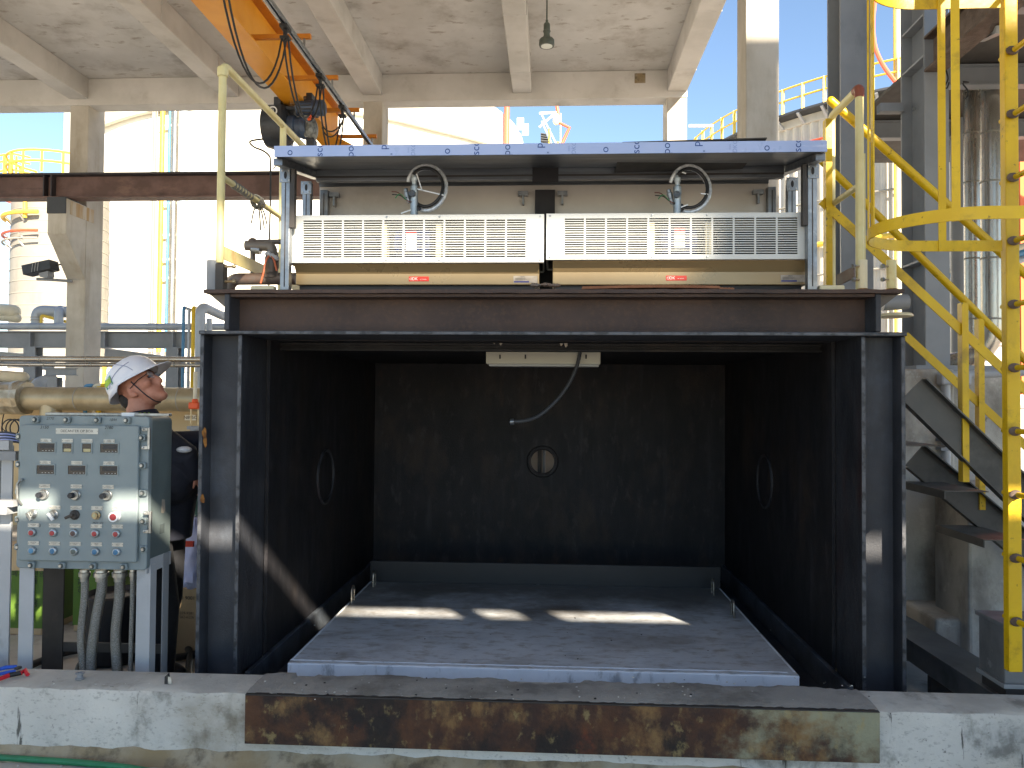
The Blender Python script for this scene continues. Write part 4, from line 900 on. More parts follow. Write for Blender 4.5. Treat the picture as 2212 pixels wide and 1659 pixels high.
# coiled supply cables above the two motors
def coil(u, v, rpx, lab, flip):
    Y = YA+.10; c = W(u, v, Y); r = rpx*Y/FPX
    t = thing('coiled_cable', lab, 'cable', W(u-20, 463, Y))
    sq = .86
    def ringpts(rr, a0, a1, dy, n=36): return [c+V((math.cos(a)*rr*sq, dy+.012*math.sin(2*a), math.sin(a)*rr)) for a in [a0+(a1-a0)*i/n for i in range(n+1)]]
    for k, (rr, dy, m_, w) in enumerate(((r, 0, 'conduit', .011), (r*.90, .012, 'conduit', .011), (r*.84, -.016, 'rubber', .009))):
        pts = ringpts(rr, R(-160+10*k), R(165-12*k), dy)
        b = MB()
        if m_ == 'conduit': b.tube(pts, [w*(1 if i % 2 else .9) for i in range(len(pts))], 8)
        else: b.tube(pts, w, 8)
        b.build('conduit_loop' if m_ == 'conduit' else 'cable_loop', m_, t)
    s = W(u-27, v+16, Y-.02)
    sb = MB().lathe([(.012, -.115), (.02, -.11), (.022, -.05), (.019, .0), (.022, .01), (.022, .05), (.014, .055), (.014, .075), (.018, .08), (.018, .10), (.009, .105), (.009, .14)], s, (0, 0, 1), 14).build('sealing_fitting', 'fitting', t)
    MB().lathe([(.016, 0), (.019, .006), (.019, .022), (.010, .022), (.010, .012)], s+V((-.004, -.012, .0)), (-.15, -1, .25), 14).build('plug', 'galvanised', sb)
    g = W(u-44, v+10, Y-.015)
    MB().lathe([(.007, -.06), (.011, -.05), (.011, -.03), (.015, -.028), (.016, 0), (.012, .004), (.012, .02), (.008, .024)], g, (-.25, 0, 1), 12).build('cable_gland', 'galvanised', t)
    e = W(u-26, v+38, Y-.03)
    MB().cyl(e+V((.03, .01, -.02)), e+V((-.02, 0, .02)), .009, n=8).build('cable_end', 'rubber', t)
    for k, (m_, a, b_) in enumerate((('wire_green', (-58, 13), (-68, 22)), ('wire_brown', (-62, 10), (-76, 8)), ('rubber', (-58, 16), (-75, 14)))):
        MB().tube(smooth_path([e+V((-.02, 0, .02)), W(u-44, v+26, Y-.04), W(u+a[0], v+a[1], Y-.04), W(u+b_[0], v+b_[1], Y-.045)], 5), .0028, 5).build('wire', m_, t)
    for (p, q) in ((((u-22, v-30), (u-10, v+6)) if not flip else ((u-22, v-38), (u-8, v-33))), (((u-30, v), (u+37, v+16)) if not flip else ((u+24, v+10), (u+40, v+12))), ((u-56, v+55), (u-24, v+44))):
        if flip and p == (u-56, v+55): p, q = (u-20, v+40), (u-4, v+34)
        MB().bar(W(p[0], p[1], Y-.03), W(q[0], q[1], Y-.03), .004, .006).build('cable_tie', 'cable_tie', t)
    return t
coil(922, 406, 50, 'coiled grey conduit tied with white straps above the left motor', False)
coil(1490, 408, 50, 'coiled black and grey conduit above the right motor', True)

# ================================================================== SHELTER OVER THE AIR CURTAINS
sh = thing('equipment_shelter', 'bare metal frame shelter with film-covered roof edge over the air curtains', 'shelter', (0, 4.3, zPlate))
YS0, YS1, YSB = 3.86, 4.62, 4.60
zr0, zr1 = W(1190, 333, YS0).z, W(1190, 309, YS0).z
xs_0, xs_1 = W(592, 320, YS0).x, W(1787, 320, YS0).x
fas = MB().box((xs_0, YS0, zr0), (xs_1, YS0+.003, zr1)).build('roof_fascia', 'film', sh, smooth=False)
zrail = W(1190, 362, 4.40).z; slope = (zrail-zr0)/(4.40-YS0)
def zsl(y): return zr0+slope*(y-YS0)
ye = YS1+.06
MB().prism([(xs_0+.002, YS0+.0035, zr1-.003), (xs_0+.002, ye, zr1-.003+slope*(ye-YS0)), (xs_0+.002, ye, zr1-.0005+slope*(ye-YS0)), (xs_0+.002, YS0+.0035, zr1-.0005)], (xs_1-xs_0-.004, 0, 0)).build('roof_sheet', 'shelter_sheet', sh, smooth=False)
for xx in (xs_0, xs_1-.003): MB().prism([(xx, YS0+.0035, zr0), (xx, ye, zsl(ye)), (xx, ye, zsl(ye)+zr1-zr0-.0035), (xx, YS0+.0035, zr1-.0035)], (.0028, 0, 0)).build('roof_side', 'film', sh, smooth=False)
MB().prism([(xs_0+.02, YS0+.02, zsl(YS0+.02)), (xs_0+.02, ye-.01, zsl(ye-.01)), (xs_0+.02, ye-.01, zsl(ye-.01)+.006), (xs_0+.02, YS0+.02, zsl(YS0+.02)+.006)], (xs_1-xs_0-.04, 0, 0)).build('roof_lining', 'shelter_profile', sh, smooth=False)
for u, s, big in [(625, 'o', 1), (690, 'sco', 1), (757, 'pos', 1), (828, 'p', 1), (965, 'o', 1), (1028, 'sco', 1), (1095, 'pos', 1), (1165, 'p', 1), (1307, 'o', 1), (1374, 'sco', 1), (1440, 'pos', 1), (1505, 'p', 1), (1655, 'o', 1), (1723, 'sco', 1), (893, 'DKC', 0), (1240, 'DKC', 0), (1588, 'DKC', 0), (845, 'x', 2), (1183, 'x', 2), (1520, 'x', 2)]:
    p = W(u, 320, YS0); zc = (zr0+zr1)/2+{'o': -.008, 'p': .016, 'x': -.02, 'sco': .008, 'pos': .006}.get(s, 0)
    lettering(s, V((p.x, YS0-.0002, zc)), .040 if big == 1 else (.022 if big == 0 else .016), 'film_print' if big else 'film_print_pale', sh, x=(0, 0, 1), y=(-1, 0, 0), ex=.0004, shear=.2 if not big else 0, clip=(zr0+.001, zr1-.001))
    if big == 0:
        lettering('304HL', V((p.x-.025, YS0-.0002, zc)), .008, 'film_print_pale', sh, x=(0, 0, 1), y=(-1, 0, 0), ex=.0004)
for a, b_, w, h, nm in (((xs_0+.03, YS0+.3), (xs_1-.03, YS0+.3), .04, .05, 'roof_rail'), ((xs_0+.03, YSB-.03), (xs_1-.03, YSB-.03), .05, .09, 'back_rail')):
    pass
yr_ = 4.40
MB().box((xs_0+.05, yr_, zrail-.069), (xs_1-.05, yr_+.04, zrail)).build('back_rail', 'shelter_profile', sh, smooth=False, bevel=.003)
MB().box((xs_0+.05, yr_-.004, zrail-.05), (xs_1-.05, yr_-.0005, zrail-.04)).build('rail_groove', 'dark_steel', sh, smooth=False)
def sx_(u, Y): return W(u, 400, Y).x
pf = .048
cols = []
for ua, Y, nm in ((617, 4.02, 'front_post'), (1755, 4.02, 'front_post'), (662, 4.40, 'mid_post'), (1711, 4.40, 'mid_post'), (700, 4.56, 'rear_post'), (1668, 4.56, 'rear_post')):
    x = sx_(ua, Y); zt = zsl(4.02)-.042 if nm == 'front_post' else (zrail-.07 if nm == 'mid_post' else zrail-.075)
    MB().box((x-pf/2, Y, zPlate+.002), (x+pf/2, Y+pf, zt)).build(nm, 'galvanised', sh, smooth=False, bevel=.003)
    MB().box((x-.003, Y-.0008, zPlate+.02), (x+.003, Y+.002, zt-.02)).build('post_groove', 'dark_steel', sh, smooth=False)
    if nm != 'rear_post':
        b = MB().box((x-.032, Y-.005, zt-.075), (x+.032, Y-.001, zt+.002)); br = b.build('corner_bracket', 'galvanised', sh, smooth=False, bevel=.003)
        rg = MB(); rg.prism([V((x+math.cos(a)*.008, Y-.0062, zt-.036+math.sin(a)*.020)) for a in [2*math.pi*i/14 for i in range(14)]], (0, .0008, 0)); rg.build('bracket_slot', 'dark_inside', br, smooth=False)
        for bx_, bz_ in ((-.02, -.062), (.02, -.062), (-.018, -.012), (.018, -.012)): MB().lathe([(.005, 0), (.005, .004), (.002, .005)], (x+bx_, Y-.005, zt+bz_), (0, -1, 0), 8).build('bolt', 'zinc', br)
for xx, sg in ((sx_(617, 4.02), 1), (sx_(1755, 4.02), -1)):
    MB().prism([(xx-pf/2, 3.90, zsl(3.90)-.041), (xx-pf/2, 4.56, zsl(4.56)-.041), (xx-pf/2, 4.56, zsl(4.56)-.001), (xx-pf/2, 3.90, zsl(3.90)-.001)], (pf, 0, 0)).build('side_rail', 'shelter_profile', sh, smooth=False, bevel=.003)
    MB().box((xx+sg*.024, 4.015, zr0-.33), (xx+sg*.05, 4.05, zsl(4.02)-.043)).build('side_strip', 'dark_steel', sh, smooth=False)
x0, x1 = sx_(690, 4.6), sx_(1660, 4.6)
MB().box((x0, 4.605, zPlate+.05), (x1, 4.612, zrail+.03)).build('back_sheet', 'shelter_sheet', sh, smooth=False)
MB().box((x0, 4.595, zrail-.045), (x1, 4.604, zrail-.02)).build('sheet_edge', 'shelter_profile', sh, smooth=False)
xc = sx_(1180, 4.56)
MB().box((sx_(1156, 4.55), 4.55, zPlate+.05), (sx_(1199, 4.55), 4.6, zrail-.086)).build('centre_post', 'black_spray', sh, smooth=False)
MB().box((sx_(1150, 4.395), 4.3955, zrail-.084), (sx_(1206, 4.395), 4.3985, zrail-.001)).build('sprayed_patch', 'black_spray', sh, smooth=False)
for u in (1130, 1215, 720, 1640):
    p = sx_(u, 4.55); MB().box((p-.03, 4.56, zrail-.115), (p+.03, 4.594, zrail-.09)).box((p-.006, 4.56, zrail-.17), (p+.006, 4.594, zrail-.1155)).build('angle_cleat', 'galvanised', sh, smooth=False)
# dark sheet lying loose on the roof, and packing on the plate
ls = thing('loose_sheet', 'thin dark metal sheet lying on the right half of the shelter roof', 'sheet', W(1500, 305, 4.0))
a, b_ = W(1345, 304, YS0+.02), W(1657, 296, YS0+.02)
MB().prism([(a.x, YS0+.02, zr1+.002), (b_.x, YS0+.02, zr1+.018), (b_.x, YS0+.02, zr1+.024), (a.x, YS0+.02, zr1+.009)], (0, .5, 0)).build('sheet_body', 'dark_steel', ls, smooth=False)
cb = thing('cardboard_strip', 'brown corrugated cardboard strip under the right air curtain', 'cardboard', W(1420, 620, YF))
b = MB(); n = 90; x0, x1 = W(1257, 618, YF+.03).x, W(1583, 618, YF+.03).x
for i in range(n+1):
    t = i/n; x = x0+(x1-x0)*t; z = zPlate+.004+.006*math.sin(t*3)+.008*(t > .9)*(-1)
    zz = .003 if i % 2 else 0
    b.v += [V((x, YF-.012+.02*abs(t-.5), z)), V((x, YF-.012+.02*abs(t-.5), z+.012+zz)), V((x, YF+.09, z+.012)), V((x, YF+.09, z))]
for i in range(n):
    for j in range(4): b.f.append((4*i+j, 4*i+(j+1) % 4, 4*i+4+(j+1) % 4, 4*i+4+j))
b.f.append((0, 1, 2, 3)); b.f.append((4*n, 4*n+1, 4*n+2, 4*n+3)); b.build('cardboard_body', 'cardboard', cb, smooth=False)
rl = thing('rust_scrap', 'flaking rusty lump on the plate between the two air curtains', 'scrap', W(1178, 618, YF+.02))
b = MB()
for k in range(9): b.ell(W(1152+k*6.5, 617-random.uniform(0, 3), YF+.03), (.018, .02, .006+.008*random.random()), n=8, mrow=5)
b.build('scrap_lump', 'iron_pipe', rl, smooth=False)
for u, nm, lab in ((568, 'cream_block', 'small cream plastic block at the foot of the left shelter post'), (1800, 'cream_block', 'small cream plastic block at the foot of the right shelter post')):
    p = W(u, 612, 4.05); o = MB().box((p.x-.07, 4.05, zPlate+.002), (p.x+.06, 4.1, zPlate+.032)).build(nm, 'cream_strip', smooth=False, bevel=.008); tag(o, lab, 'block', 'cream blocks on the top plate')
# ================================================================== LEFT: HANDRAIL, PIPEWORK
YH = 4.03; rpipe = .021
hl = thing('pale_handrail', 'pale yellow pipe handrail with a tall post at the left end of the top plate', 'handrail', W(474, 615, YH))
pt = W(482, 138, YH); pbm = W(474, 600, YH); xh = (pt.x+pbm.x)/2
Yfar = WX(612, 268, xh).y
zH = pt.z; Yend = 5.6
MB().tube(rounded([(xh, YH, zPlate+.15), (xh, YH, zH), (xh, Yend, zH)], .06, 6), rpipe, 14).build('top_rail', 'pale_yellow', hl)
MB().lathe([(.027, -.05), (.029, -.045), (.029, -.005), (.026, 0)], (xh, YH, zH-.02), (0, 0, 1), 14).build('elbow_fitting', 'pale_yellow', hl)
zmid = WX(481, 383, xh).z
MB().cyl((xh, YH, zmid), (xh, Yend, zmid), .017, n=12).build('mid_rail', 'pale_yellow', hl)
MB().box((xh-.004, YH, W(480, 545, YH).z-.03), (xh+.004, Yend, W(480, 528, YH).z)).build('toe_board', 'pale_yellow', hl, smooth=False)
MB().cyl((xh, Yfar, zPlate+.003), (xh, Yfar, zH-.01), rpipe, n=14).build('rear_post', 'pale_yellow', hl)
rp2 = thing('frayed_rope', 'grey frayed rope knotted round the left handrail', 'rope', WX(560, 440, xh))
kc = WX(557, 436, xh)
b = MB()
for k in range(5):
    a0 = random.uniform(0, 6); b.tube([kc+V((math.cos(a0+t)*.03, -.03+.015*k+.012*math.sin(3*t), math.sin(a0+t)*.032-.01*(k % 2))) for t in [2*math.pi*i/16 for i in range(16)]], .006, 6, closed=True)
b.build('rope_coils', 'rope', rp2)
for k, (du, dv) in enumerate(((-14, 46), (6, 62), (14, 58), (20, 50))):
    b = MB(); b.tube(smooth_path([kc+V((0, 0, -.02)), WX(557+du*.6, 436+dv*.4, xh-.02), WX(557+du, 436+dv, xh-.03)], 6), .005, 6); b.build('rope_tail', 'rope', rp2)
wr = thing('wire_binding', 'grey wire and tape bound on the mid rail beside the rope', 'binding', WX(530, 415, xh))
b = MB()
for k in range(7): q = WX(505+k*6, 399+k*4.2, xh); b.ell(q, (.02, .025, .022+.006*random.random()), n=8, mrow=6)
b.build('tape_wrap', 'rope', wr, smooth=False)
# clamp socket at the foot of the tall post
so = thing('post_socket', 'grey pipe socket with clamp bolts under the tall left post', 'socket', W(462, 616, YH))
p = W(459, 616, YH)
MB().cyl((p.x, YH, zPlate+.001), (p.x, YH, W(459, 563, YH).z), .031, n=20).build('socket_tube', 'grey_paint', so)
MB().box((xh-.028, YH-.02, zPlate+.001), (xh+.028, YH+.04, W(459, 570, YH).z)).build('clamp_block', 'dark_steel', so, smooth=False, bevel=.004)
for v in (576, 608): q = W(484, v, YH); MB().cyl((xh+.02, YH, q.z), (xh+.075, YH, q.z), .007, n=8).ell((xh+.078, YH, q.z), (.012, .012, .012), n=8, mrow=6).build('clamp_bolt', 'brass', so)
# iron pipework lying on the plate
ip = thing('iron_pipework', 'rusty grey iron pipework with elbows on the left of the top plate', 'pipework', W(545, 616, 4.3))
Yi = 4.45
MB().tube(rounded([(W(489, 640, Yi).x, Yi, zPlate+.03), W(500, 603, Yi), (W(640, 603, Yi).x, Yi, W(640, 602, Yi).z)], .12, 6), .036, 16).build('main_pipe', 'iron_pipe', ip)
q = W(588, 545, Yi)
MB().lathe([(.05, -.155), (.052, -.14), (.036, -.12), (.038, -.10), (.042, -.09), (.042, -.03), (.036, -.02), (.036, .0)], q, (0, 0, 1), 16).build('swage_fitting', 'iron_pipe', ip)
MB().tube(rounded([q+V((0, 0, -.03)), q+V((0, 0, .035)), q+V((-.16, 0, .04))], .04, 6), .03, 14).build('elbow', 'iron_pipe', ip)
MB().tube([W(563, 541, Yi), W(545, 538, Yi)], .026, 14).build('union', 'galvanised', ip)
MB().tube(rounded([W(546, 590, Yi+.1), W(546, 523, Yi+.1), W(610, 522, Yi+.1)], .03, 5), .016, 12).build('branch_pipe', 'iron_pipe', ip)
MB().ell(W(546, 524, Yi+.1), (.03, .03, .03)).build('branch_elbow', 'iron_pipe', ip)
rg_ = thing('white_rag', 'white rag tied round the iron pipe elbow', 'rag', W(586, 560, Yi-.04))
b = MB()
for k in range(8): b.ell(W(577+k*3, 547+k*1.6+random.uniform(-2, 2), Yi-.05), (.014, .02, .012), n=8, mrow=6)
b.build('rag_cloth', 'rag', rg_)
hz_ = thing('orange_tube', 'thin orange tube looped beside the iron pipework', 'tube', W(572, 610, Yi-.06))
MB().tube(smooth_path([W(563, 612, Yi-.07), W(569, 590, Yi-.07), W(574, 565, Yi-.06), W(584, 551, Yi-.06), W(592, 562, Yi-.06), W(598, 585, Yi-.06)], 6), .006, 8).build('tube_run', 'hose_orange', hz_)

# floodlight on the left column
fl = thing('floodlight', 'black rectangular floodlight on an arm fixed to the left column', 'floodlight', W(90, 590, 15.4))
a, b_ = W(58, 586, 15.3), W(118, 573, 15.3)
MB().bar(a, b_, .30, .20).build('lamp_housing', 'flood_black', fl, smooth=False, bevel=.01)
for k in (.36, .46, .56): q = a.lerp(b_, k); MB().bar(q+V((0, -.152, -.09)), q+V((.02, -.152, .09)), .01, .02).build('housing_rib', 'clad_grey', fl, smooth=False)
MB().prism([W(83, 590, 15.2), W(103, 585, 15.2), W(104, 595, 15.2), W(100, 600, 15.2), W(86, 598, 15.2)], (0, .2, 0)).build('yoke', 'grey_paint', fl, smooth=False)
MB().tube([W(80, 603, 15.35), W(105, 604, 15.35), V((CX[2], 15.5, W(105, 605, 15.35).z))], .03, 8).build('bracket_arm', 'grey_paint', fl)
MB().tube(smooth_path([W(118, 575, 15.35), W(132, 571, 15.4), V((CX[2]-.19, 15.5, W(140, 573, 15.4).z))], 5), .015, 6).build('lamp_cable', 'rubber', fl)

# ================================================================== CONTROL PANEL
YP = 3.80; PD = .27
def pn(px, py): return px*.248, 822.9+py*.248
TLx, TRx = W(*pn(140, 900), YP).x, W(*pn(1278, 900), YP).x
zPT, zPB = W(*pn(700, 305), YP).z, W(*pn(700, 1645), YP).z
def PP(px, py, dy=0):                          # spot on the panel front from its layout grid
    L = 170-55*(py-300)/1340; Rr = 1300-45*(py-300)/1340; s = (px-L)/(Rr-L); t = (py-305)/1340
    return V((TLx+(TRx-TLx)*s, YP+dy, zPT+(zPB-zPT)*t))
cpn = thing('control_panel', 'blue-grey cast control panel with meters and push buttons on legs', 'control panel', ((TLx+TRx)/2, YP, 0))
def rrect(x0, x1, z0, z1, y, r=.02, n=4):
    o = []
    for cx, cz, a0 in ((x1-r, z1-r, 0), (x0+r, z1-r, 90), (x0+r, z0+r, 180), (x1-r, z0+r, 270)):
        for i in range(n+1): a = R(a0+90*i/n); o.append(V((cx+math.cos(a)*r, y, cz+math.sin(a)*r)))
    return o
MB().prism(rrect(TLx+.03, TRx-.008, zPB+.02, zPT-.004, YP+.05, .03), (0, PD-.05, 0)).build('case_body', 'panel_side', cpn, bevel=.006)
MB().prism(rrect(TLx, TRx, zPB, zPT, YP+.012, .02), (0, .037, 0)).build('case_flange', 'panel_teal', cpn, bevel=.004)
d0, d1 = PP(205, 385), PP(1190, 1570)
dr = MB().prism(rrect(d0.x, d1.x, d1.z, d0.z, YP-.012, .012), (0, .0235, 0)).build('door', 'panel_teal', cpn, bevel=.005)
# bolt pockets round the flange
def pocket(c, vert):
    w, h = (.020, .017)
    MB().box((c.x-w, YP-.008, c.z-h), (c.x+w, YP+.0115, c.z+h)).build('bolt_boss', 'panel_teal', cpn, smooth=False, bevel=.008)
    MB().lathe([(.013, 0), (.013, .001)], (c.x+.001, YP-.0085, c.z), (0, -1, 0), 16).build('bolt_recess', 'panel_recess', cpn)
    MB().lathe([(.0075, 0), (.0075, .006), (.004, .006)], (c.x, YP-.0095, c.z), (0, -1, 0), 10).build('flange_bolt', 'zinc', cpn)
for px in (325, 595, 860, 1115): pocket(PP(px, 340), 0)
for px in (265, 530, 800, 1070): pocket(PP(px, 1612), 0)
for py in (490, 732, 970, 1215, 1455): pocket(PP(1245, py), 1)
for py in (490, 732, 970, 1215, 1455): pocket(PP(185-30*(py-490)/965, py), 1)
for py in (495, 1220):                         # hinges
    a, c = PP(1262, py-95), PP(1330, py+95)
    h_ = MB().box((a.x+.028, YP-.016, c.z), (a.x+.040, YP-.002, a.z)).box((a.x, YP-.016, c.z), (a.x+.0275, YP-.004, c.z+.018)).box((a.x, YP-.016, a.z-.018), (a.x+.0275, YP-.004, a.z)).build('hinge', 'zinc', cpn, smooth=False, bevel=.002)
    for q in ((a.x+.006, c.z+.009), (a.x+.006, a.z-.009)): MB().lathe([(.005, 0), (.005, .006), (.002, .007)], (q[0], YP-.016, q[1]), (0, -1, 0), 8).build('hinge_bolt', 'zinc', h_)
MB().tube(rounded([PP(222, 865, -.012), PP(222, 865, -.03), PP(190, 905, -.03), PP(190, 1035, -.03), PP(205, 1085, -.012)], .012, 4), .007, 8).build('door_handle', 'zinc', cpn)
# name plate and labels
yl = YP-.0125
def plate(px, py, w, h, txt, th, nm='label_plate', m_='name_plate'):
    c = PP(px, py); MB().box((c.x-w/2, yl-.002, c.z-h/2), (c.x+w/2, yl, c.z+h/2)).build(nm, m_, cpn, smooth=False)
    if txt: lettering(txt, V((c.x, yl-.0021, c.z)), th, 'ink', cpn, ex=.0004)
    for sx in (-1, 1): MB().lathe([(.0018, 0), (.0018, .001)], (c.x+sx*(w/2-.004), yl-.002, c.z), (0, -1, 0), 6).build('rivet', 'dark_steel', cpn)
plate(700, 437, .222, .028, 'DECANTER OP BOX', .0135, 'name_plate')
for px, t in ((430, 'BOWL\nA-METER'), (615, 'RUNNING'), (785, 'SET RUNNING'), (975, 'SCREW\nA-METER')): plate(px, 522, .057, .019, t, .0042)
for px, t in ((420, 'BOWL\nRPM METER'), (693, 'TORQ METER'), (970, 'SCREW\nRPM METER')): plate(px, 714, .057, .019, t, .0042)
for px, t in ((410, 'BOWL\nRPM ADJUSTER'), (685, 'INLET PUMP\nRPM ADJUSTER'), (960, 'SCREW\nRPM ADJUSTER')): plate(px, 918, .058, .019, t, .0042)
for px, t in ((313, 'SELECT'), (496, 'AUTO\nMANUAL REMOTE'), (680, 'AUTO\nMANUAL/AUTO'), (860, 'BUZZ\nSTOP'), (1040, 'EMERGENCY\nSTOP')): plate(px, 1103, .058, .019, t, .0042)
for px, t in ((306, 'DECANTER\nSTOP'), (490, 'INLET PUMP\nSTOP'), (671, 'SLUDGE PUMP\nSTOP'), (853, 'SERVICE\nSTOP'), (1034, 'CONVEYOR\nSTOP')): plate(px, 1260, .058, .019, t, .0042)
for px, t in ((304, 'DECANTER\nSTART'), (487, 'INLET PUMP\nSTART'), (667, 'SLUDGE PUMP\nSTART'), (851, 'SERVICE\nSTART'), (1033, 'CONVEYOR\nSTART')): plate(px, 1416, .058, .019, t, .0042)
for s, px, py in (('2770', 440, 331), ('1844', 985, 338), ): lettering(s, PP(px, py, .0118), .014, 'ink', cpn, shear=.25, ex=.0004)
for s, px, py, h in (('3150', 415, 407, .016), ('2180', 973, 405, .016), ('MOV V/V', 865, 1232, .010), ('2', 362, 1264, .011)): lettering(s, PP(px, py, -.0125), h, 'ink', cpn, shear=.2, ex=.0004)
def window(px, py, w, h, small=False):
    c = PP(px, py); fr = MB()
    fr.box((c.x-w/2-.006, yl-.003, c.z-h/2-.006), (c.x+w/2+.006, yl, c.z-h/2)).box((c.x-w/2-.006, yl-.003, c.z+h/2), (c.x+w/2+.006, yl, c.z+h/2+.006)).box((c.x-w/2-.006, yl-.003, c.z-h/2), (c.x-w/2, yl, c.z+h/2)).box((c.x+w/2, yl-.003, c.z-h/2), (c.x+w/2+.006, yl, c.z+h/2))
    m_ = fr.build('meter_frame', 'panel_teal', cpn, smooth=False)
    MB().box((c.x-w/2, yl-.0008, c.z-h/2), (c.x+w/2, yl, c.z+h/2)).build('meter_glass', 'meter_glass', m_, smooth=False)
    if small: MB().box((c.x-w/2+.006, yl-.0018, c.z-h/2+.003), (c.x+w/2-.004, yl-.001, c.z-h/2+.018)).build('meter_scale', 'meter_yellow', m_, smooth=False)
    else:
        for k in range(4): MB().box((c.x-.02+k*.017, yl-.0014, c.z-h/2+.005), (c.x-.013+k*.017, yl-.0009, c.z-h/2+.008)).build('meter_key', 'clad_grey', m_, smooth=False)
        MB().box((c.x-w/2+.012, yl-.0012, c.z-.004), (c.x+w/2-.004, yl-.0009, c.z+.017)).build('display_strip', 'flood_black', m_, smooth=False)
for px, py in ((428, 583), (974, 583), (420, 775), (692, 775), (967, 775)): window(px, py, .092, .044)
for px in (612, 782): window(px, 583, .047, .044, True)
def knob(px, py, prof, m1, capm=None, capr=.0, tilt=(0, -1, .02)):
    c = PP(px, py, -.0125); o = MB().lathe(prof, c, (0, -1, 0), 18).build('control_knob', m1, cpn)
    if capm: MB().lathe([(capr, 0), (capr, .003), (capr*.5, .004)], c+V((0, -prof[-1][1]+.001, 0)), (0, -1, 0), 16).build('knob_cap', capm, o)
    return c, o
for px in (402, 678, 950): knob(px, 993, [(.027, 0), (.027, .006), (.024, .008), (.022, .012), (.022, .016)], 'zinc'); knob(px-14, 993, [(.014, .016), (.014, .034), (.012, .038)], 'flood_black')
for px, m_, ang in ((300, 'zinc', -55), (484, 'cable_tie', -50), (668, 'dark_steel', 205)):
    c, o = knob(px, 1165, [(.025, 0), (.025, .006), (.02, .01), (.016, .02)], 'zinc' if m_ != 'dark_steel' else 'dark_steel')
    d = V((math.cos(R(ang)), 0, math.sin(R(ang)))); MB().bar(c-d*.012+V((-.006, -.026, 0)), c+d*.032+V((-.006, -.026, 0)), .012, .014).build('knob_lever', m_, o, bevel=.002)
knob(855, 1165, [(.022, 0), (.022, .007), (.015, .009), (.015, .02)], 'brass', 'meter_yellow', .010)
knob(1025, 1172, [(.024, 0), (.024, .008), (.018, .01), (.024, .018), (.025, .03)], 'cable_tie', 'button_red', .017)
for px, m_ in ((298, 'button_red'), (480, 'button_red'), (660, 'button_dark'), (845, 'button_red'), (1028, 'button_red')): knob(px, 1323, [(.021, 0), (.021, .008), (.019, .012), (.016, .014)], 'fitting', m_, .0125)
for px, m_ in ((295, 'steel_blue'), (478, 'button_blue'), (660, 'button_grey'), (844, 'button_blue'), (1026, 'button_blue')): knob(px, 1480, [(.021, 0), (.021, .008), (.019, .012), (.016, .014)], 'fitting', m_, .0125)
# torn sticker on the side of the case
xsd = TRx-.0075
MB().prism([(xsd, YP+.17, zPT-.44), (xsd, YP+.2, zPT-.445), (xsd, YP+.205, zPT-.5), (xsd, YP+.19, zPT-.515), (xsd, YP+.165, zPT-.51)], (.001, 0, 0)).build('torn_sticker', 'sticker_grey', cpn, smooth=False)
MB().box((xsd, YP+.15, zPT-.62), (xsd+.001, YP+.2, zPT-.57)).build('side_label', 'panel_recess', cpn, smooth=False)
# legs
for nm, u0, u1, m_ in (('leg', 33, 64, 'grey_paint_light'), ('leg', 288, 318, 'grey_paint_light')):
    x0, x1 = W(u0, 1400, YP+.03).x, W(u1, 1400, YP+.03).x
    MB().box((x0, YP+.05, 0), (x1, YP+.058, zPB+.02)).box((x1-.008 if u0 > 100 else x0, YP+.0585, 0), (x1 if u0 > 100 else x0+.008, YP+.11, zPB+.02)).build(nm, m_, cpn, smooth=False)
x0, x1 = W(93, 1400, YP+.24).x, W(137, 1400, YP+.24).x
MB().box((x0, YP+.23, 0), (x1, YP+.24, zPB+.02)).build('leg', 'dark_steel', cpn, smooth=False)
x0 = W(362, 1400, YP+.24).x
MB().box((x0-.03, YP+.23, 0), (x0, YP+.24, zPB+.05)).box((x0-.006, YP+.18, 0), (x0, YP+.2295, zPB+.05)).build('leg', 'grey_paint', cpn, smooth=False)
zb_ = W(200, 1400, YP+.24).z
MB().box((W(137, 1400, YP+.24).x+.001, YP+.235, zb_-.02), (x0-.031, YP+.243, zb_+.03)).build('leg_brace', 'dark_steel', cpn, smooth=False)
MB().box((TRx-.012, YP+.02, zPB-.02), (TRx-.004, YP+PD, zPB+.05)).build('side_rail', 'grey_paint_light', cpn, smooth=False)
# aluminium profile resting on the panel
al = thing('aluminium_bar', 'silver aluminium bar with white tape lying on the control panel', 'bar', PP(880, 290, .1))
a, c = PP(330, 272, .10), PP(1420, 285, .10); zb_ = zPT-.001
for k in range(2): MB().box((a.x, YP+.07+.02*k, zb_+.001), (c.x, YP+.085+.02*k, zb_+.016)).build('bar_rail', 'zinc', al, smooth=False, bevel=.003)
MB().box((a.x, YP+.08, zb_+.003), (c.x, YP+.09, zb_+.010)).build('bar_web', 'zinc', al, smooth=False)
q = PP(1065, 280, .1); MB().box((q.x-.034, YP+.067, zb_+.0003), (q.x+.034, YP+.108, zb_+.0185)).build('white_tape', 'cable_tie', al, smooth=False)
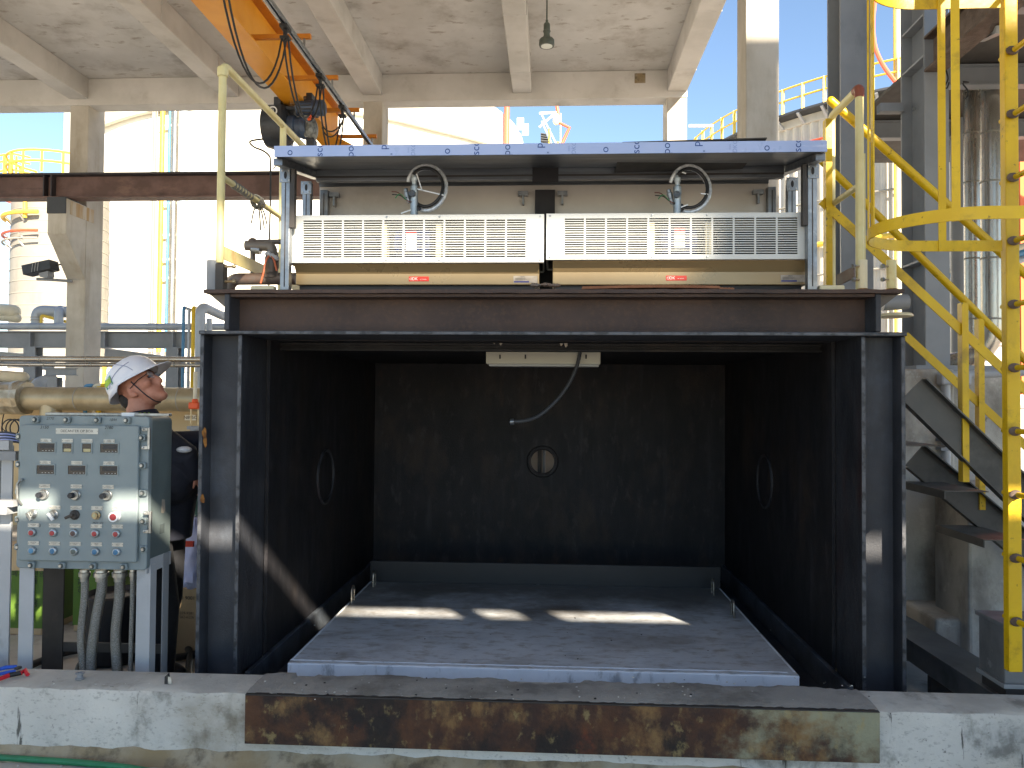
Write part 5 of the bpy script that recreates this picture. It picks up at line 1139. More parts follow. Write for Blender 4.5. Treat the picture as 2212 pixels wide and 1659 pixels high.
# braided hoses under the panel
for i, (pts, rr, lab) in enumerate((
        ([(183, 1232), (183, 1290), (175, 1380), (182, 1460), (185, 1500)], .019, 'leftmost braided steel hose under the control panel'),
        ([(219, 1232), (220, 1270), (207, 1340), (197, 1420), (198, 1500)], .025, 'second braided steel hose from the left under the panel'),
        ([(259, 1232), (258, 1290), (250, 1370), (253, 1440), (256, 1500)], .025, 'third braided steel hose from the left under the panel'),
        ([(287, 1232), (286, 1300), (283, 1400), (281, 1500)], .012, 'thin braided hose beside the right panel leg'))):
    t = thing('braided_hose', lab, 'hose', W(pts[-1][0], 1500, YP+.15), 'hoses under the control panel')
    P_ = smooth_path([W(u, v, YP+.12) for u, v in pts], 7)
    MB().tube(P_, rr, 14).build('hose_sleeve', 'braid', t)
    MB().lathe([(rr*1.2, .0), (rr*1.25, -.012), (rr*1.5, -.014), (rr*1.5, -.035), (rr*1.15, -.037), (rr*1.1, -.06)], P_[0]+V((0, 0, .004)), (0, 0, 1), 12).build('hose_nut', 'zinc', t)

# grey steel frame at the far left edge
gf = thing('steel_trough_frame', 'grey steel frame cut off at the left edge beside the panel', 'frame', W(15, 1450, 3.9))
MB().box((W(-30, 1000, 3.9).x, 3.9, 0), (W(-2, 1000, 3.9).x, 3.96, W(10, 960, 3.9).z)).build('frame_leg', 'grey_paint_light', gf, smooth=False)
MB().box((W(3, 1000, 3.9).x, 3.9, 0), (W(27, 1000, 3.9).x, 3.91, W(10, 962, 3.9).z)).build('frame_leg', 'grey_paint_light', gf, smooth=False)
MB().box((W(-40, 1000, 3.86).x, 3.86, W(10, 995, 3.86).z), (W(33, 1000, 3.86).x, 3.9, W(10, 975, 3.86).z)).build('frame_rail', 'grey_paint', gf, smooth=False)
MB().box((W(-40, 1000, 3.87).x, 3.87, W(10, 972, 3.87).z), (W(18, 1000, 3.87).x, 3.9, W(10, 952, 3.87).z)).build('frame_cap', 'grey_paint_light', gf, smooth=False)
MB().box((W(-40, 1000, 3.8).x, 3.8, W(10, 1095, 3.8).z), (W(29, 1000, 3.8).x, 3.86, W(10, 1082, 3.8).z)).prism([(W(14, 1110, 3.8).x, 3.8, W(10, 1094, 3.8).z), (W(-40, 1110, 3.8).x, 3.8, W(10, 1094, 3.8).z), (W(-40, 1110, 3.8).x, 3.8, W(10, 1112, 3.8).z), (W(14, 1110, 3.8).x, 3.8, W(10, 1112, 3.8).z)], (0, .1, 0)).build('lower_tray', 'grey_paint_light', gf, smooth=False)
cbl = thing('cable_bundle', 'bundle of blue-grey cables at the left edge behind the panel', 'cables', W(10, 930, 4.0))
for k in range(7): MB().tube(smooth_path([W(-30, 938+k*3, 4.05), W(12, 934+k*3, 4.05), W(50, 942+k*2.5, 4.1)], 5), .007, 6).build('cable', 'bag_blue' if k % 2 else 'dark_cap', cbl)
for k in range(3): MB().tube([W(22+k*9, 925, 4.2)+V((math.cos(t)*.05, 0, math.sin(t)*.05)) for t in [2*math.pi*i/20 for i in range(20)]], .004, 6, closed=True).build('cable', 'rubber', cbl)
tw_ = thing('hanging_wire', 'thin dark wire hanging down the tan wall at the left', 'wire', W(6, 930, 9.5))
MB().tube(smooth_path([W(12, 880, 9.5), W(6, 905, 9.5), W(5, 925, 9.5), W(18, 935, 9.5)], 5), .007, 6).build('wire_run', 'rubber', tw_)

# ================================================================== PERSON
PY = 4.34
S = 1.21
f_ = V((math.cos(R(36)), 0, math.sin(R(36))))         # he faces right and looks up
u_ = V((-math.sin(R(36)), 0, math.cos(R(36))))
s_ = V((0, -1, 0))
hc = W(300, 838, PY)
def H(f, s, u): return hc+(f_*f+s_*s+u_*u)*S
AX = (f_, s_, u_)
def He(b, f, s, u, rf, rs, ru, n=18, m_=12): b.ell(H(f, s, u), (rf*S, rs*S, ru*S), AX, n, m_)
neck0 = W(305, 896, PY); sh_c = W(318, 955, PY)
body = MB()
He(body, 0, 0, .01, .095, .075, .10, 20, 14)
He(body, .035, 0, -.055, .058, .056, .062)
He(body, .072, 0, -.098, .026, .028, .022); He(body, .058, 0, -.085, .034, .04, .03)
He(body, .086, 0, -.058, .014, .026, .010); He(body, .083, 0, -.072, .014, .024, .009)
He(body, .088, 0, -.028, .016, .016, .022); He(body, .106, 0, -.034, .013, .014, .010)
body.tube([H(.084, 0, .022), H(.096, 0, -.004), H(.108, 0, -.028)], [.009*S, .011*S, .012*S], 10)
He(body, .082, 0, .03, .014, .05, .012)
for q in (1, -1):
    He(body, .055, q*.045, -.02, .03, .022, .025); He(body, -.012, q*.077, -.022, .016, .008, .031); He(body, .0, q*.074, -.042, .010, .008, .012)
body.tube([H(-.03, 0, -.05), neck0, sh_c+V((-.01, 0, .02))], [.064*S, .062*S, .09], 16)
# trunk, arms and legs (bare body, clothed below)
hipc = V((W(335, 1180, PY).x, PY, .92))
body.tube([sh_c+V((0, 0, .0)), sh_c+V((.0, 0, -.15)), hipc+V((.0, 0, .2)), hipc], [.10, .14, .135, .14], 18)
el_n = W(400, 985, PY-.2); wr_n = W(424, 1030, PY-.10); sh_n = V((W(365, 940, PY-.2).x, PY-.20, sh_c.z-.02))
sh_f = V((sh_n.x-.02, PY+.20, sh_n.z)); el_f = V((sh_n.x+.10, PY+.24, sh_n.z-.28)); wr_f = V((sh_n.x+.25, PY+.12, sh_n.z-.22))
for s0, e0, w0 in ((sh_n, el_n, wr_n), (sh_f, el_f, wr_f)):
    body.tube([sh_c+V((0, 0, -.05)), s0, e0, w0], [.06, .055, .043, .028], 12)
    d = (w0-e0).normalized(); sd = V((0, 1, 0)); upv = d.cross(sd).normalized()
    pal = w0+d*.045; body.ell(pal, (.05, .038, .016), (d, sd, upv), 12, 8)
    for k in range(4):
        b0 = pal+d*.035+sd*(-.027+.018*k); ln = (.06, .072, .068, .052)[k]
        body.tube([b0, b0+d*ln*.5-upv*.006, b0+d*ln*.8-upv*.022, b0+d*ln*.95-upv*.038], [.0085, .008, .0075, .006], 8)
    b0 = pal-d*.02-sd*.034; body.tube([b0, b0+d*.03-sd*.02-upv*.01, b0+d*.055-sd*.024-upv*.02], [.011, .0095, .007], 8)
fe = [V((hipc.x+.10, PY-.11, 0)), V((hipc.x-.08, PY+.12, 0))]
for q, ft in zip((-.1, .1), fe):
    hp = hipc+V((0, q, -.02)); kn = (hp+ft)/2+V((.05, 0, .02)); an = ft+V((0, 0, .09))
    body.tube([hp, kn, an], [.085, .055, .04], 14); body.ell(ft+V((.07, 0, .045)), (.12, .045, .04))
pe = body.build('person', 'skin', loc=(hipc.x, PY, 0))
rm = pe.modifiers.new('remesh', 'REMESH'); rm.mode = 'VOXEL'; rm.voxel_size = .0075; rm.use_smooth_shade = True
sm = pe.modifiers.new('smooth', 'SMOOTH'); sm.factor = .5; sm.iterations = 3
tag(pe, 'man in white hard hat and dark jacket looking up behind the control panel', 'person')
ORG[pe] = V((hipc.x, PY, 0))
def cloth(bm, name, m_, vox=.012, it=4):
    o = bm.build(name, m_, pe); r_ = o.modifiers.new('remesh', 'REMESH'); r_.mode = 'VOXEL'; r_.voxel_size = vox; r_.use_smooth_shade = True
    q = o.modifiers.new('smooth', 'SMOOTH'); q.factor = .5; q.iterations = it; return o
jk = MB()
jk.tube([neck0+V((.0, 0, -.005)), sh_c+V((0, 0, .03)), sh_c+V((.01, 0, -.12)), hipc+V((.05, 0, .25)), hipc+V((.02, 0, .06)), hipc+V((.01, 0, -.06))], [.085, .15, .19, .2, .19, .19], 20)
for s0, e0, w0 in ((sh_n, el_n, wr_n), (sh_f, el_f, wr_f)): jk.tube([sh_c+V((0, (s0.y-PY)*.3, -.05)), s0, e0, e0.lerp(w0, .92)], [.11, .10, .075, .058], 14)
jk.ell(W(376, 1020, PY-.1), (.13, .2, .18))
cloth(jk, 'jacket', 'navy')
tr = MB()
for q, ft in zip((-.1, .1), fe):
    hp = hipc+V((0, q, -.0)); kn = (hp+ft)/2+V((.05, 0, .02)); an = ft+V((0, 0, .1)); tr.tube([hp, kn, an], [.125, .095, .075], 14)
tr.ell(hipc+V((-.02, 0, .0)), (.16, .19, .13)); cloth(tr, 'trousers', 'navy_trouser')
for ft in fe: cloth(MB().ell(ft+V((.07, 0, .05)), (.15, .058, .052)).cyl(ft+V((0, 0, .02)), ft+V((0, 0, .16)), .065), 'boot', 'boot')
# collar with lime print, elbow patch
co = MB(); co.tube([neck0+V((.0, 0, .02)), neck0+V((.01, 0, -.03))], [.082, .105], 20); co.build('collar', 'navy', pe)
for k in range(9):
    a = R(-150+k*14); q = neck0+V((math.cos(a)*.094, math.sin(a)*.094, .002)); MB().bar(q-V((0, 0, .010)), q+V((.003, 0, .012)), .010, .004, (math.cos(a), math.sin(a), 0)).build('collar_print', 'lime', pe)
q = W(396, 972, PY-.30); MB().ell(q+V((-.01, .03, 0)), (.04, .04, .018)).build('elbow_patch', 'rag', pe)
# hair at the nape, helmet, strap, glasses
hr = MB(); He(hr, -.068, 0, -.025, .040, .066, .055); cloth(hr, 'hair', 'hair', .008, 2)
he = MB(); nn = 40; mr = 14; ut = .038
for i in range(mr+1):
    t = math.pi/2*i/mr
    for j in range(nn):
        a = 2*math.pi*j/nn; rf, rs = .132, .108
        ru = .115*(1+.02*math.cos(2*a))
        he.v.append(H(-.002+math.cos(t)**.8*math.cos(a)*rf, math.cos(t)**.8*math.sin(a)*rs, ut+math.sin(t)*ru))
for i in range(mr):
    for j in range(nn): he.f.append((i*nn+j, i*nn+(j+1) % nn, (i+1)*nn+(j+1) % nn, (i+1)*nn+j))
base = len(he.v)                                # brim, long at the front
for j in range(nn):
    a = 2*math.pi*j/nn; k = max(0, math.cos(a)); ext = .012+.052*k**1.5
    he.v.append(H(-.002+math.cos(a)*(.132+ext), math.sin(a)*(.108+.012), ut-.012-.012*k-(.02 if math.cos(a) < -.3 else 0)))
for j in range(nn): he.f.append((j, (j+1) % nn, base+(j+1) % nn, base+j))
ho_ = he.build('helmet', 'helmet', pe)
so_ = ho_.modifiers.new('solid', 'SOLIDIFY'); so_.thickness = .004; so_.offset = 1
def hpt(a, t, k=1.012): return H(-.002+math.cos(t)**.8*math.cos(a)*.132*k, math.cos(t)**.8*math.sin(a)*.108*k, ut+math.sin(t)*.115*k)
for pts in ([hpt(R(a), R(t)) for a, t in ((60, 8), (66, 25), (80, 45), (100, 66))], [hpt(R(a), R(t)) for a, t in ((125, 6), (105, 20), (80, 30), (55, 34))]):
    MB().tube(smooth_path(pts, 5), .0022, 6).build('helmet_rib', 'helmet_line', ho_)
st = [hpt(R(a), R(t), 1.022) for a, t in ((108, 8), (136, 8), (136, 32), (108, 32))]
MB().add(st, [(0, 1, 2, 3)]).build('helmet_sticker', 'green_print', ho_, smooth=False)
st = [hpt(R(a), R(t), 1.045) for a, t in ((109, 13), (135, 13), (135, 27), (109, 27))]
MB().add(st, [(0, 1, 2, 3)]).build('helmet_sticker', 'lime', ho_, smooth=False)
MB().tube(smooth_path([H(.02, .079, .02), H(.03, .074, -.03), H(.038, .062, -.075), H(.045, .04, -.108), H(.048, 0, -.118)], 5), .0035, 6).build('chin_strap', 'strap', pe)
for sgn in (1, -1): MB().ell(H(.098, sgn*.032, .006), (.006*S, .03*S, .02*S), AX, 14, 8).build('glasses_lens', 'lens', pe)
for sgn in (1, -1): MB().tube([H(.096, sgn*.06, .012), H(.05, sgn*.076, .008), H(-.005, sgn*.079, -.005)], .0022*S, 6).build('glasses_temple', 'rubber', pe)
for sgn in (1, -1): MB().ell(H(.086, sgn*.031, .004), (.008*S, .013*S, .006*S), AX, 10, 6).build('eye', 'strap', pe)
MB().tube(smooth_path([H(.099, .022, -.0655), H(.1005, .008, -.0645), H(.1005, -.008, -.0645), H(.099, -.022, -.0655)], 4), .0022, 5).build('mouth_line', 'brown_paint', pe)

# ================================================================== GOODS AND HOSES ON THE GROUND
def sack(nm, lab, u0, u1, vt, Y, zh, m_, band, dY=.45):
    x0, x1 = W(u0, 1250, Y).x, W(u1, 1250, Y).x
    t = thing(nm, lab, 'carton', ((x0+x1)/2, Y, 0))
    MB().box((x0, Y, .001), (x1, Y+dY, zh)).build('carton_body', 'carton', t, smooth=False, bevel=.01)
    MB().box((x0-.002, Y-.003, .05), (x1+.002, Y+dY+.003, zh*band)).build('printed_band', 'carton_green', t, smooth=False)
    return t, x0, x1
t, x0, x1 = sack('green_carton', 'green and brown printed carton between the left panel legs', -10, 93, 1235, 5.2, .62, 'carton_green', .72)
lettering('폐기물 전용\n보온재', V(((x0*.3+x1*.7), 5.194, .40)), .035, 'ink', t, ex=.001)
lettering('가스용', V(((x0*.3+x1*.7), 5.194, .22)), .04, 'ink', t, ex=.001)
MB().box((W(70, 1300, 5.19).x, 5.185, .1), (W(74, 1300, 5.19).x, 5.19, .63)).build('strap', 'yellow_strap', t, smooth=False)
t, x0, x1 = sack('green_carton', 'green and brown carton behind the braided hoses', 160, 232, 1235, 5.3, .6, 'carton_green', .8)
lettering('안전제일', V((x0+.06, 5.294, .38)), .04, 'ink', t, x=(0, 0, 1), y=(-1, 0, 0), ex=.001)
t = thing('plain_carton', 'brown printed carton under the pale blue sheet beside the black post', 'carton', W(395, 1340, 4.9))
x0, x1 = W(370, 1300, 4.9).x, W(425, 1300, 4.9).x
MB().box((x0, 4.9, .001), (x1+.1, 5.3, .42)).build('carton_body', 'carton', t, smooth=False, bevel=.01)
lettering('ISO 9001', V(((x0+x1)/2+.01, 4.899, .36)), .024, 'ink', t, ex=.001)
lettering('2-559-9281\n2 562-6226', V(((x0+x1)/2+.01, 4.899, .25)), .018, 'ink', t, ex=.001)
t = thing('plastic_sheet', 'crumpled pale blue plastic sheet with a red label behind the man', 'sheet', V((x0, 4.9, .43)))
b = MB(); n = 12
for i in range(n+1):
    for j in range(n+1):
        s, q = i/n, j/n; b.v.append(V((x0+(x1+.1-x0)*s+random.uniform(-.008, .008), 4.86+.10*q+random.uniform(-.015, .015)+.02*math.sin(s*9), .44+.5*q*(1-.25*s)-.05*abs(s-.5)+random.uniform(-.01, .01))))
for i in range(n):
    for j in range(n): b.f.append((i*(n+1)+j, (i+1)*(n+1)+j, (i+1)*(n+1)+j+1, i*(n+1)+j+1))
o = b.build('sheet_body', 'bag_blue', t); q = o.modifiers.new('solid', 'SOLIDIFY'); q.thickness = .006
MB().box((W(402, 1172, 4.84).x, 4.82, W(402, 1180, 4.84).z), (W(420, 1172, 4.84).x, 4.84, W(402, 1168, 4.84).z)).build('red_label', 'sticker_red', t, smooth=False)
gh = thing('clear_green_hose', 'coil of ribbed green-clear hose beside the black post', 'hose', W(418, 1100, 5.4))
for k, (v, rr) in enumerate(((1030, .05), (1060, .05), (1090, .055), (1170, .05))):
    pts = smooth_path([W(398, v-6, 5.5), W(412, v, 5.35), W(432, v+8, 5.4), W(450, v+4, 5.5)], 10)
    MB().tube(pts, [rr*(1 if i % 2 else .9) for i in range(len(pts))], 12).build('hose_turn', 'hose_clear', gh)
gs = thing('low_bench', 'low grey bench under the ribbed hose', 'bench', (W(430, 1200, 5.5).x, 5.6, 0))
MB().box((W(398, 1100, 5.5).x, 5.3, W(400, 1112, 5.4).z-.03), (W(470, 1100, 5.5).x, 5.9, W(400, 1112, 5.4).z)).build('bench_top', 'grey_paint', gs, smooth=False)
for dx in (.0, .25): MB().box((W(402, 1100, 5.5).x+dx, 5.5, 0), (W(402, 1100, 5.5).x+dx+.04, 5.54, W(400, 1112, 5.4).z-.031)).build('bench_leg', 'grey_paint', gs, smooth=False)
for lab, pts in (('long black rubber hose on the ground crossing behind the panel legs', [(-20, 1480), (60, 1440), (150, 1408), (260, 1395), (330, 1400), (400, 1375), (460, 1370)]), ('black rubber hose curving on the ground behind the braided hoses', [(165, 1470), (175, 1435), (205, 1418), (300, 1415), (380, 1420), (470, 1400)]), ('short black rubber hose bent beside the foot of the black post', [(375, 1385), (395, 1390), (410, 1410), (408, 1450), (412, 1480)])):
    P_ = smooth_path([WZ(u, v, .03) for u, v in pts], 8); o = MB().tube(P_, .022, 10).build('rubber_hose', 'rubber'); tag(o, lab, 'hose', 'black hoses on the ground')
dc = thing('steel_channel', 'dark steel channel on the ground along the back of the kerb', 'channel', (W(250, 1450, 4.1).x, 4.15, 0))
MB().box((-3.2, 4.1, .001), (W(425, 1450, 4.1).x-.1, 4.16, .06)).build('channel_body', 'dark_steel', dc, smooth=False)
bb = thing('rubber_bucket', 'black rubber bucket half hidden behind the braided hoses', 'bucket', W(250, 1450, 4.75))
q = W(248, 1440, 4.75); MB().lathe([(.14, 0), (.17, .02), (.19, .42), (.18, .43), (.16, .40)], (q.x, 4.75, .001), (0, 0, 1), 24).build('bucket_body', 'boot', bb)

# ================================================================== SMALL THINGS ON THE KERB
zk2 = zk+.004
def onk(u, v): return WZ(u, v, zk2)
p = onk(172, 1467)
o = MB().lathe([(.020, 0), (.020, .005), (.014, .008), (.014, .022), (.020, .025), (.021, .031), (.010, .031), (.008, .022)], p, (0, .1, 1), 20).build('grey_spool', 'grey_paint', loc=p); tag(o, 'small grey plastic spool standing on the kerb', 'spool')
pl = thing('red_pliers', 'red and black handled pliers lying on the kerb at the left edge', 'pliers', onk(25, 1465))
MB().tube([onk(-15, 1478)+V((0, 0, .012)), onk(20, 1465)+V((0, 0, .014)), onk(34, 1463)+V((0, 0, .016))], [.010, .011, .009], 8).build('handle_grip', 'tool_red', pl)
MB().tube([onk(20, 1465)+V((0, 0, .014)), onk(46, 1461)+V((0, 0, .016))], [.012, .011], 8).build('handle_sleeve', 'rubber', pl)
MB().tube([onk(44, 1462)+V((0, 0, .016)), onk(54, 1458)+V((0, 0, .022)), onk(60, 1463)+V((0, 0, .012))], [.011, .012, .009], 8).build('plier_jaw', 'tool_red', pl)
pl = thing('blue_pliers', 'blue handled pliers lying behind the red pliers', 'pliers', onk(15, 1455))
MB().tube([onk(-20, 1460)+V((0, 0, .02)), onk(12, 1452)+V((0, 0, .022)), onk(36, 1449)+V((0, 0, .02))], [.009, .010, .008], 8).build('handle_grip', 'tool_blue', pl)
MB().tube([onk(-20, 1466)+V((0, 0, .012)), onk(20, 1457)+V((0, 0, .012)), onk(34, 1455)+V((0, 0, .012))], [.008, .008, .007], 8).build('handle_grip', 'tool_blue', pl)
MB().bar(onk(34, 1452)+V((0, 0, .016)), onk(44, 1448)+V((0, 0, .016)), .02, .012).build('plier_jaw', 'dark_steel', pl, bevel=.002)
p = onk(362, 1476); ck = thing('tape_scrap', 'crumpled black and silver tape scrap standing on the kerb', 'scrap', p)
MB().hexa([p+V((-.010, -.01, 0)), p+V((.012, -.012, 0)), p+V((-.012, .012, 0)), p+V((.010, .01, 0)), p+V((-.014, -.002, .03)), p+V((.004, -.006, .046)), p+V((-.008, .008, .034)), p+V((.006, .004, .048))]).build('scrap_body', 'rubber', ck, smooth=False)
MB().hexa([p+V((.008, -.013, .001)), p+V((.022, -.006, .001)), p+V((.008, -.01, .001)), p+V((.022, -.003, .001)), p+V((.006, -.01, .034)), p+V((.018, -.004, .03)), p+V((.006, -.007, .034)), p+V((.018, -.001, .03))]).build('scrap_foil', 'zinc', ck, smooth=False)
gh = [WZ(u, v, .016) for u, v in ((-40, 1634), (60, 1640), (150, 1646), (230, 1653), (300, 1662), (380, 1680))]
o = MB().tube(smooth_path(gh, 8), .014, 12).build('green_hose', 'hose_green', loc=gh[2]); tag(o, 'thin green hose lying on the ground before the kerb', 'hose')
b = MB()
for k in range(150):
    w = random.random()
    if w < .45: p = WZ(random.uniform(560, 1880), random.uniform(1462, 1515), zs+.001); s = random.uniform(.0008, .0032)
    elif w < .6: p = onk(random.uniform(20, 520), random.uniform(1462, 1484)); s = random.uniform(.001, .004)
    elif w < .85: p = WZ(random.uniform(650, 1680), random.uniform(1330, 1425), zp+.0005); s = random.uniform(.0008, .0025)
    else: p = WZ(random.uniform(0, 1200), random.uniform(1644, 1659), .002); s = random.uniform(.002, .008)
    b.hexa([p+V((x*s*random.uniform(.6, 1.8), y*s*random.uniform(.6, 1.6), z*s)) for z in (0, 1) for y in (-1, 1) for x in (-1, 1)])
o = stuff(b.build('debris', 'debris_white', smooth=False)); tag(o, 'small chips and grit scattered on the kerb and cover', 'debris')
b = MB()
for k in range(45):
    w = random.random()
    p = WZ(random.uniform(560, 1880), random.uniform(1462, 1515), zs+.001) if w < .5 else WZ(random.uniform(650, 1680), random.uniform(1320, 1425), zp+.0005); s = random.uniform(.0012, .004)
    b.hexa([p+V((x*s*random.uniform(.6, 1.8), y*s*random.uniform(.6, 1.6), z*s*.8)) for z in (0, 1) for y in (-1, 1) for x in (-1, 1)])
o = stuff(b.build('dark_debris', 'boot', smooth=False)); tag(o, 'dark crumbs of soot scattered on the sill and cover', 'debris')
# ================================================================== RIGHT SIDE
# pale handrail with brown elbow at the right end of the top plate
Yn = 4.06
xn = W(1857, 420, Yn).x
Yw = WX(1796, 400, xn).y
zq = WX(1852, 190, xn).z; zq = W(1855, 190, Yn).z
hr2 = thing('pale_handrail', 'short pale yellow handrail with a brown elbow at the right end of the plate', 'handrail', (xn, Yn, zPlate))
MB().tube(rounded([(xn, Yn, zPlate+.003), (xn, Yn, zq), (xn, Yw, zq), (xn, Yw, zPlate+.003)], .05, 6), .021, 14).build('rail_loop', 'pale_yellow', hr2)
MB().tube(rounded([(xn, Yn, zq-.05), (xn, Yn, zq), (xn, Yn+.05, zq)], .045, 6), .0245, 14).build('elbow_fitting', 'brown_paint', hr2)
zz = W(1859, 400, Yn).z
MB().cyl((xn, Yn, zz), (xn, Yw, zz), .016, n=12).build('mid_rail', 'pale_yellow', hr2)
MB().box((xn+.024, Yn+.01, zPlate+.003), (xn+.034, Yn+.06, W(1870, 330, Yn).z)).build('flat_post', 'pale_yellow', hr2, smooth=False)
for u, m_, lab in ((1868, 'cream_strip', 'cream pipe socket with two bolts on the right of the plate'), (1931, 'pale_yellow', 'yellow-stained pipe socket at the right end of the plate')):
    Ys = YF+.02; p = W(u, 590, Ys); t = thing('post_socket', lab, 'socket', (p.x, Ys+.03, zPlate))
    MB().cyl((p.x, Ys+.03, zPlate+.001), (p.x, Ys+.03, W(u, 560, Ys).z), .024, n=20).build('socket_tube', m_, t)
    MB().lathe([(.024, 0), (.036, 0), (.032, .008), (.024, .012)], (p.x, Ys+.03, zPlate+.0005), (0, 0, 1), 20).build('weld_bead', 'rust_flake', t)
    for v in (574, 603):
        q = W(u-24, v, Ys); MB().cyl((p.x-.02, Ys+.02, q.z), (p.x-.055, Ys+.01, q.z), .0055, n=8).build('clamp_bolt', 'brass', t)
        MB().cyl((p.x-.045, Ys+.0125, q.z), (p.x-.058, Ys+.009, q.z), .011, n=6).build('bolt_head', 'zinc', t)
fb = thing('flat_clamp_bar', 'short grey flat bar bolted to the cream socket', 'bar', W(1820, 600, YF+.05))
MB().bar(W(1809, 606, YF+.2), W(1845, 588, YF+.04), .008, .06).build('bar_body', 'iron_pipe', fb, smooth=False)

# concrete column beyond the canopy
Yc = 9.5
x0, x1 = W(1611, 150, Yc).x, W(1683, 150, Yc).x
cc = thing('concrete_column', 'tall square concrete column standing right of the canopy', 'column', ((x0+x1)/2, Yc, 0))
MB().box((x0, Yc, 0), (x1, Yc+.45, 11)).build('column_shaft', 'column_concrete', cc, smooth=False, bevel=.012)

# grey steel columns
def hcol(nm, lab, x, y, w, d, zb_, zt_, m_, tw=.014, tfl=.02, stiff=()):
    t = thing(nm, lab, 'column', (x, y, zb_))
    MB().box((x-w/2, y, zb_), (x+w/2, y+tfl, zt_)).build('front_flange', m_, t, smooth=False)
    MB().box((x-w/2, y+d-tfl, zb_), (x+w/2, y+d, zt_)).build('rear_flange', m_, t, smooth=False)
    MB().box((x-tw/2, y+tfl, zb_), (x+tw/2, y+d-tfl, zt_)).build('web', m_, t, smooth=False)
    for z in stiff: MB().box((x-w/2+.002, y+tfl, z), (x-tw/2, y+d-tfl, z+.016)).build('stiffener', 'grey_paint_light', t, smooth=False)
    return t
YA1 = 6.7
xa = (W(1816, 300, YA1).x+W(1886, 300, YA1).x)/2; wa = W(1886, 300, YA1).x-W(1816, 300, YA1).x
hcol('grey_column', 'dark grey steel column behind the brown-topped handrail', xa, YA1, wa, .32, 0, 9, 'grey_paint')
YB1 = 6.2; xb0, xb1 = W(1998, 300, YB1).x, W(2050, 300, YB1).x
zped = W(2000, 790, YB1).z
hcol('grey_column', 'tall grey steel column with welded stiffeners behind the ladder cage', (xb0+xb1)/2, YB1, xb1-xb0, .42, zped, 9, 'grey_paint', stiff=[W(1997, v, YB1).z for v in (30, 119, 560)])
br = thing('cross_brace', 'grey steel strut joining the two grey columns', 'strut', W(1915, 240, 6.6))
MB().box((xa+wa/2+.001, 6.55, W(1900, 240, 6.55).z), (xb0-.001, 6.63, W(1900, 222, 6.55).z)).build('strut_body', 'grey_paint', br, smooth=False)
MB().lathe([(.014, 0), (.014, .012), (.006, .015)], W(1975, 235, 6.5), (-1, 0, 0), 8).build('bolt', 'zinc', br)

# upper deck with rusted edge
de = thing('steel_deck', 'dark steel deck with rusted edge above the ladder', 'deck', (xb0+1.5, 5.5, 2.6+CAM_H))
zd = 2.63+CAM_H
MB().ibeam((xb0+.07, 3.6, zd+.14), (xb0+.07, YB1-.01, zd+.14), .28, .16, .012, .018).build('edge_beam', 'deck_rust', de, smooth=False)
MB().box((xb0+.16, 3.6, zd+.27), (7, 9.4, zd+.30)).build('deck_plate', 'dark_steel', de, smooth=False)
for y in (4.4, 5.4, 6.7, 8.0): MB().ibeam((xb0+.16, y, zd+.17), (7, y, zd+.17), .18, .1, .01, .012).build('joist', 'grey_paint', de, smooth=False)
MB().ibeam((4.75, 9.2, W(2100, 139, 9.2).z), (8, 9.2, W(2100, 139, 9.2).z), .13, .14, .01, .014).build('rear_beam', 'grey_paint', de, smooth=False)
lt = thing('deck_tube_light', 'grey tube light fixture under the steel deck', 'light', W(2140, 75, 6))
MB().bar(W(2116, 84, 6.2), W(2165, 62, 5.4), .07, .05).build('light_body', 'clad_grey', lt, smooth=False)

# silver clad pipes
for u0, u1, Yv, v0, v1, lab in ((2083, 2118, 7.2, 150, 900, 'duller silver clad pipe standing behind the cage bars'), (2119, 2165, 6.9, 150, 450, 'brighter silver clad pipe nearest the ladder post'), (2054, 2090, 8.0, -50, 1000, 'grey duct pipe right of the grey column')):
    xx = (W(u0, 400, Yv).x+W(u1, 400, Yv).x)/2; r_ = (W(u1, 400, Yv).x-W(u0, 400, Yv).x)/2
    zb_ = W(u0, v1, Yv).z; zt_ = W(u0, v0, Yv).z
    t = thing('silver_pipe', lab, 'pipe', (xx, Yv, max(zb_, .0)))
    mt = 'silver_clad' if u0 != 2054 else 'grey_paint'
    if u0 == 2119:
        MB().tube(rounded([(xx, Yv, zt_+.3), (xx, Yv, W(2140, 765, Yv).z), (xx-.5, Yv+.3, W(2140, 800, Yv).z)], .35, 8), r_, 24).build('pipe_run', mt, t)
    else: MB().cyl((xx, Yv, max(zb_, 0)), (xx, Yv, zt_+.3), r_, n=24).build('pipe_run', mt, t)
    if u0 != 2054:
        for v in (200, 290, 395, 560, 690):
            q = W(u0, v, Yv).z; MB().lathe([(r_, -.008), (r_+.004, -.006), (r_+.004, .006), (r_, .008)], (xx, Yv, q), (.06, 0, 1), 24).build('clad_seam', 'clad_seam', t)
wi = thing('wire_loop', 'loop of dark wire hanging on the grey column beside the cage', 'wire', W(2060, 180, 6.1))
MB().tube(smooth_path([W(2044, 153, 6.15), W(2048, 170, 6.12), W(2043, 182, 6.12), W(2040, 188, 6.12), W(2046, 190, 6.12), W(2050, 178, 6.12)], 5), .006, 6).build('wire_run', 'rubber', wi)
MB().tube(smooth_path([W(2080, 176, 6.12), W(2092, 178, 6.1), W(2080, 180, 6.1), W(2090, 195, 6.1), W(2090, 210, 6.1), W(2082, 214, 6.1)], 5), .006, 6).build('wire_run', 'rubber', wi)
rw = thing('grey_shed', 'grey clad shed wall far behind the stairs at the right', 'building', (7, 14, 0))
MB().box((W(2056, 500, 14).x, 14, 0), (14, 15, W(2100, 350, 14).z)).build('shed_wall', 'clad_grey', rw, smooth=False)
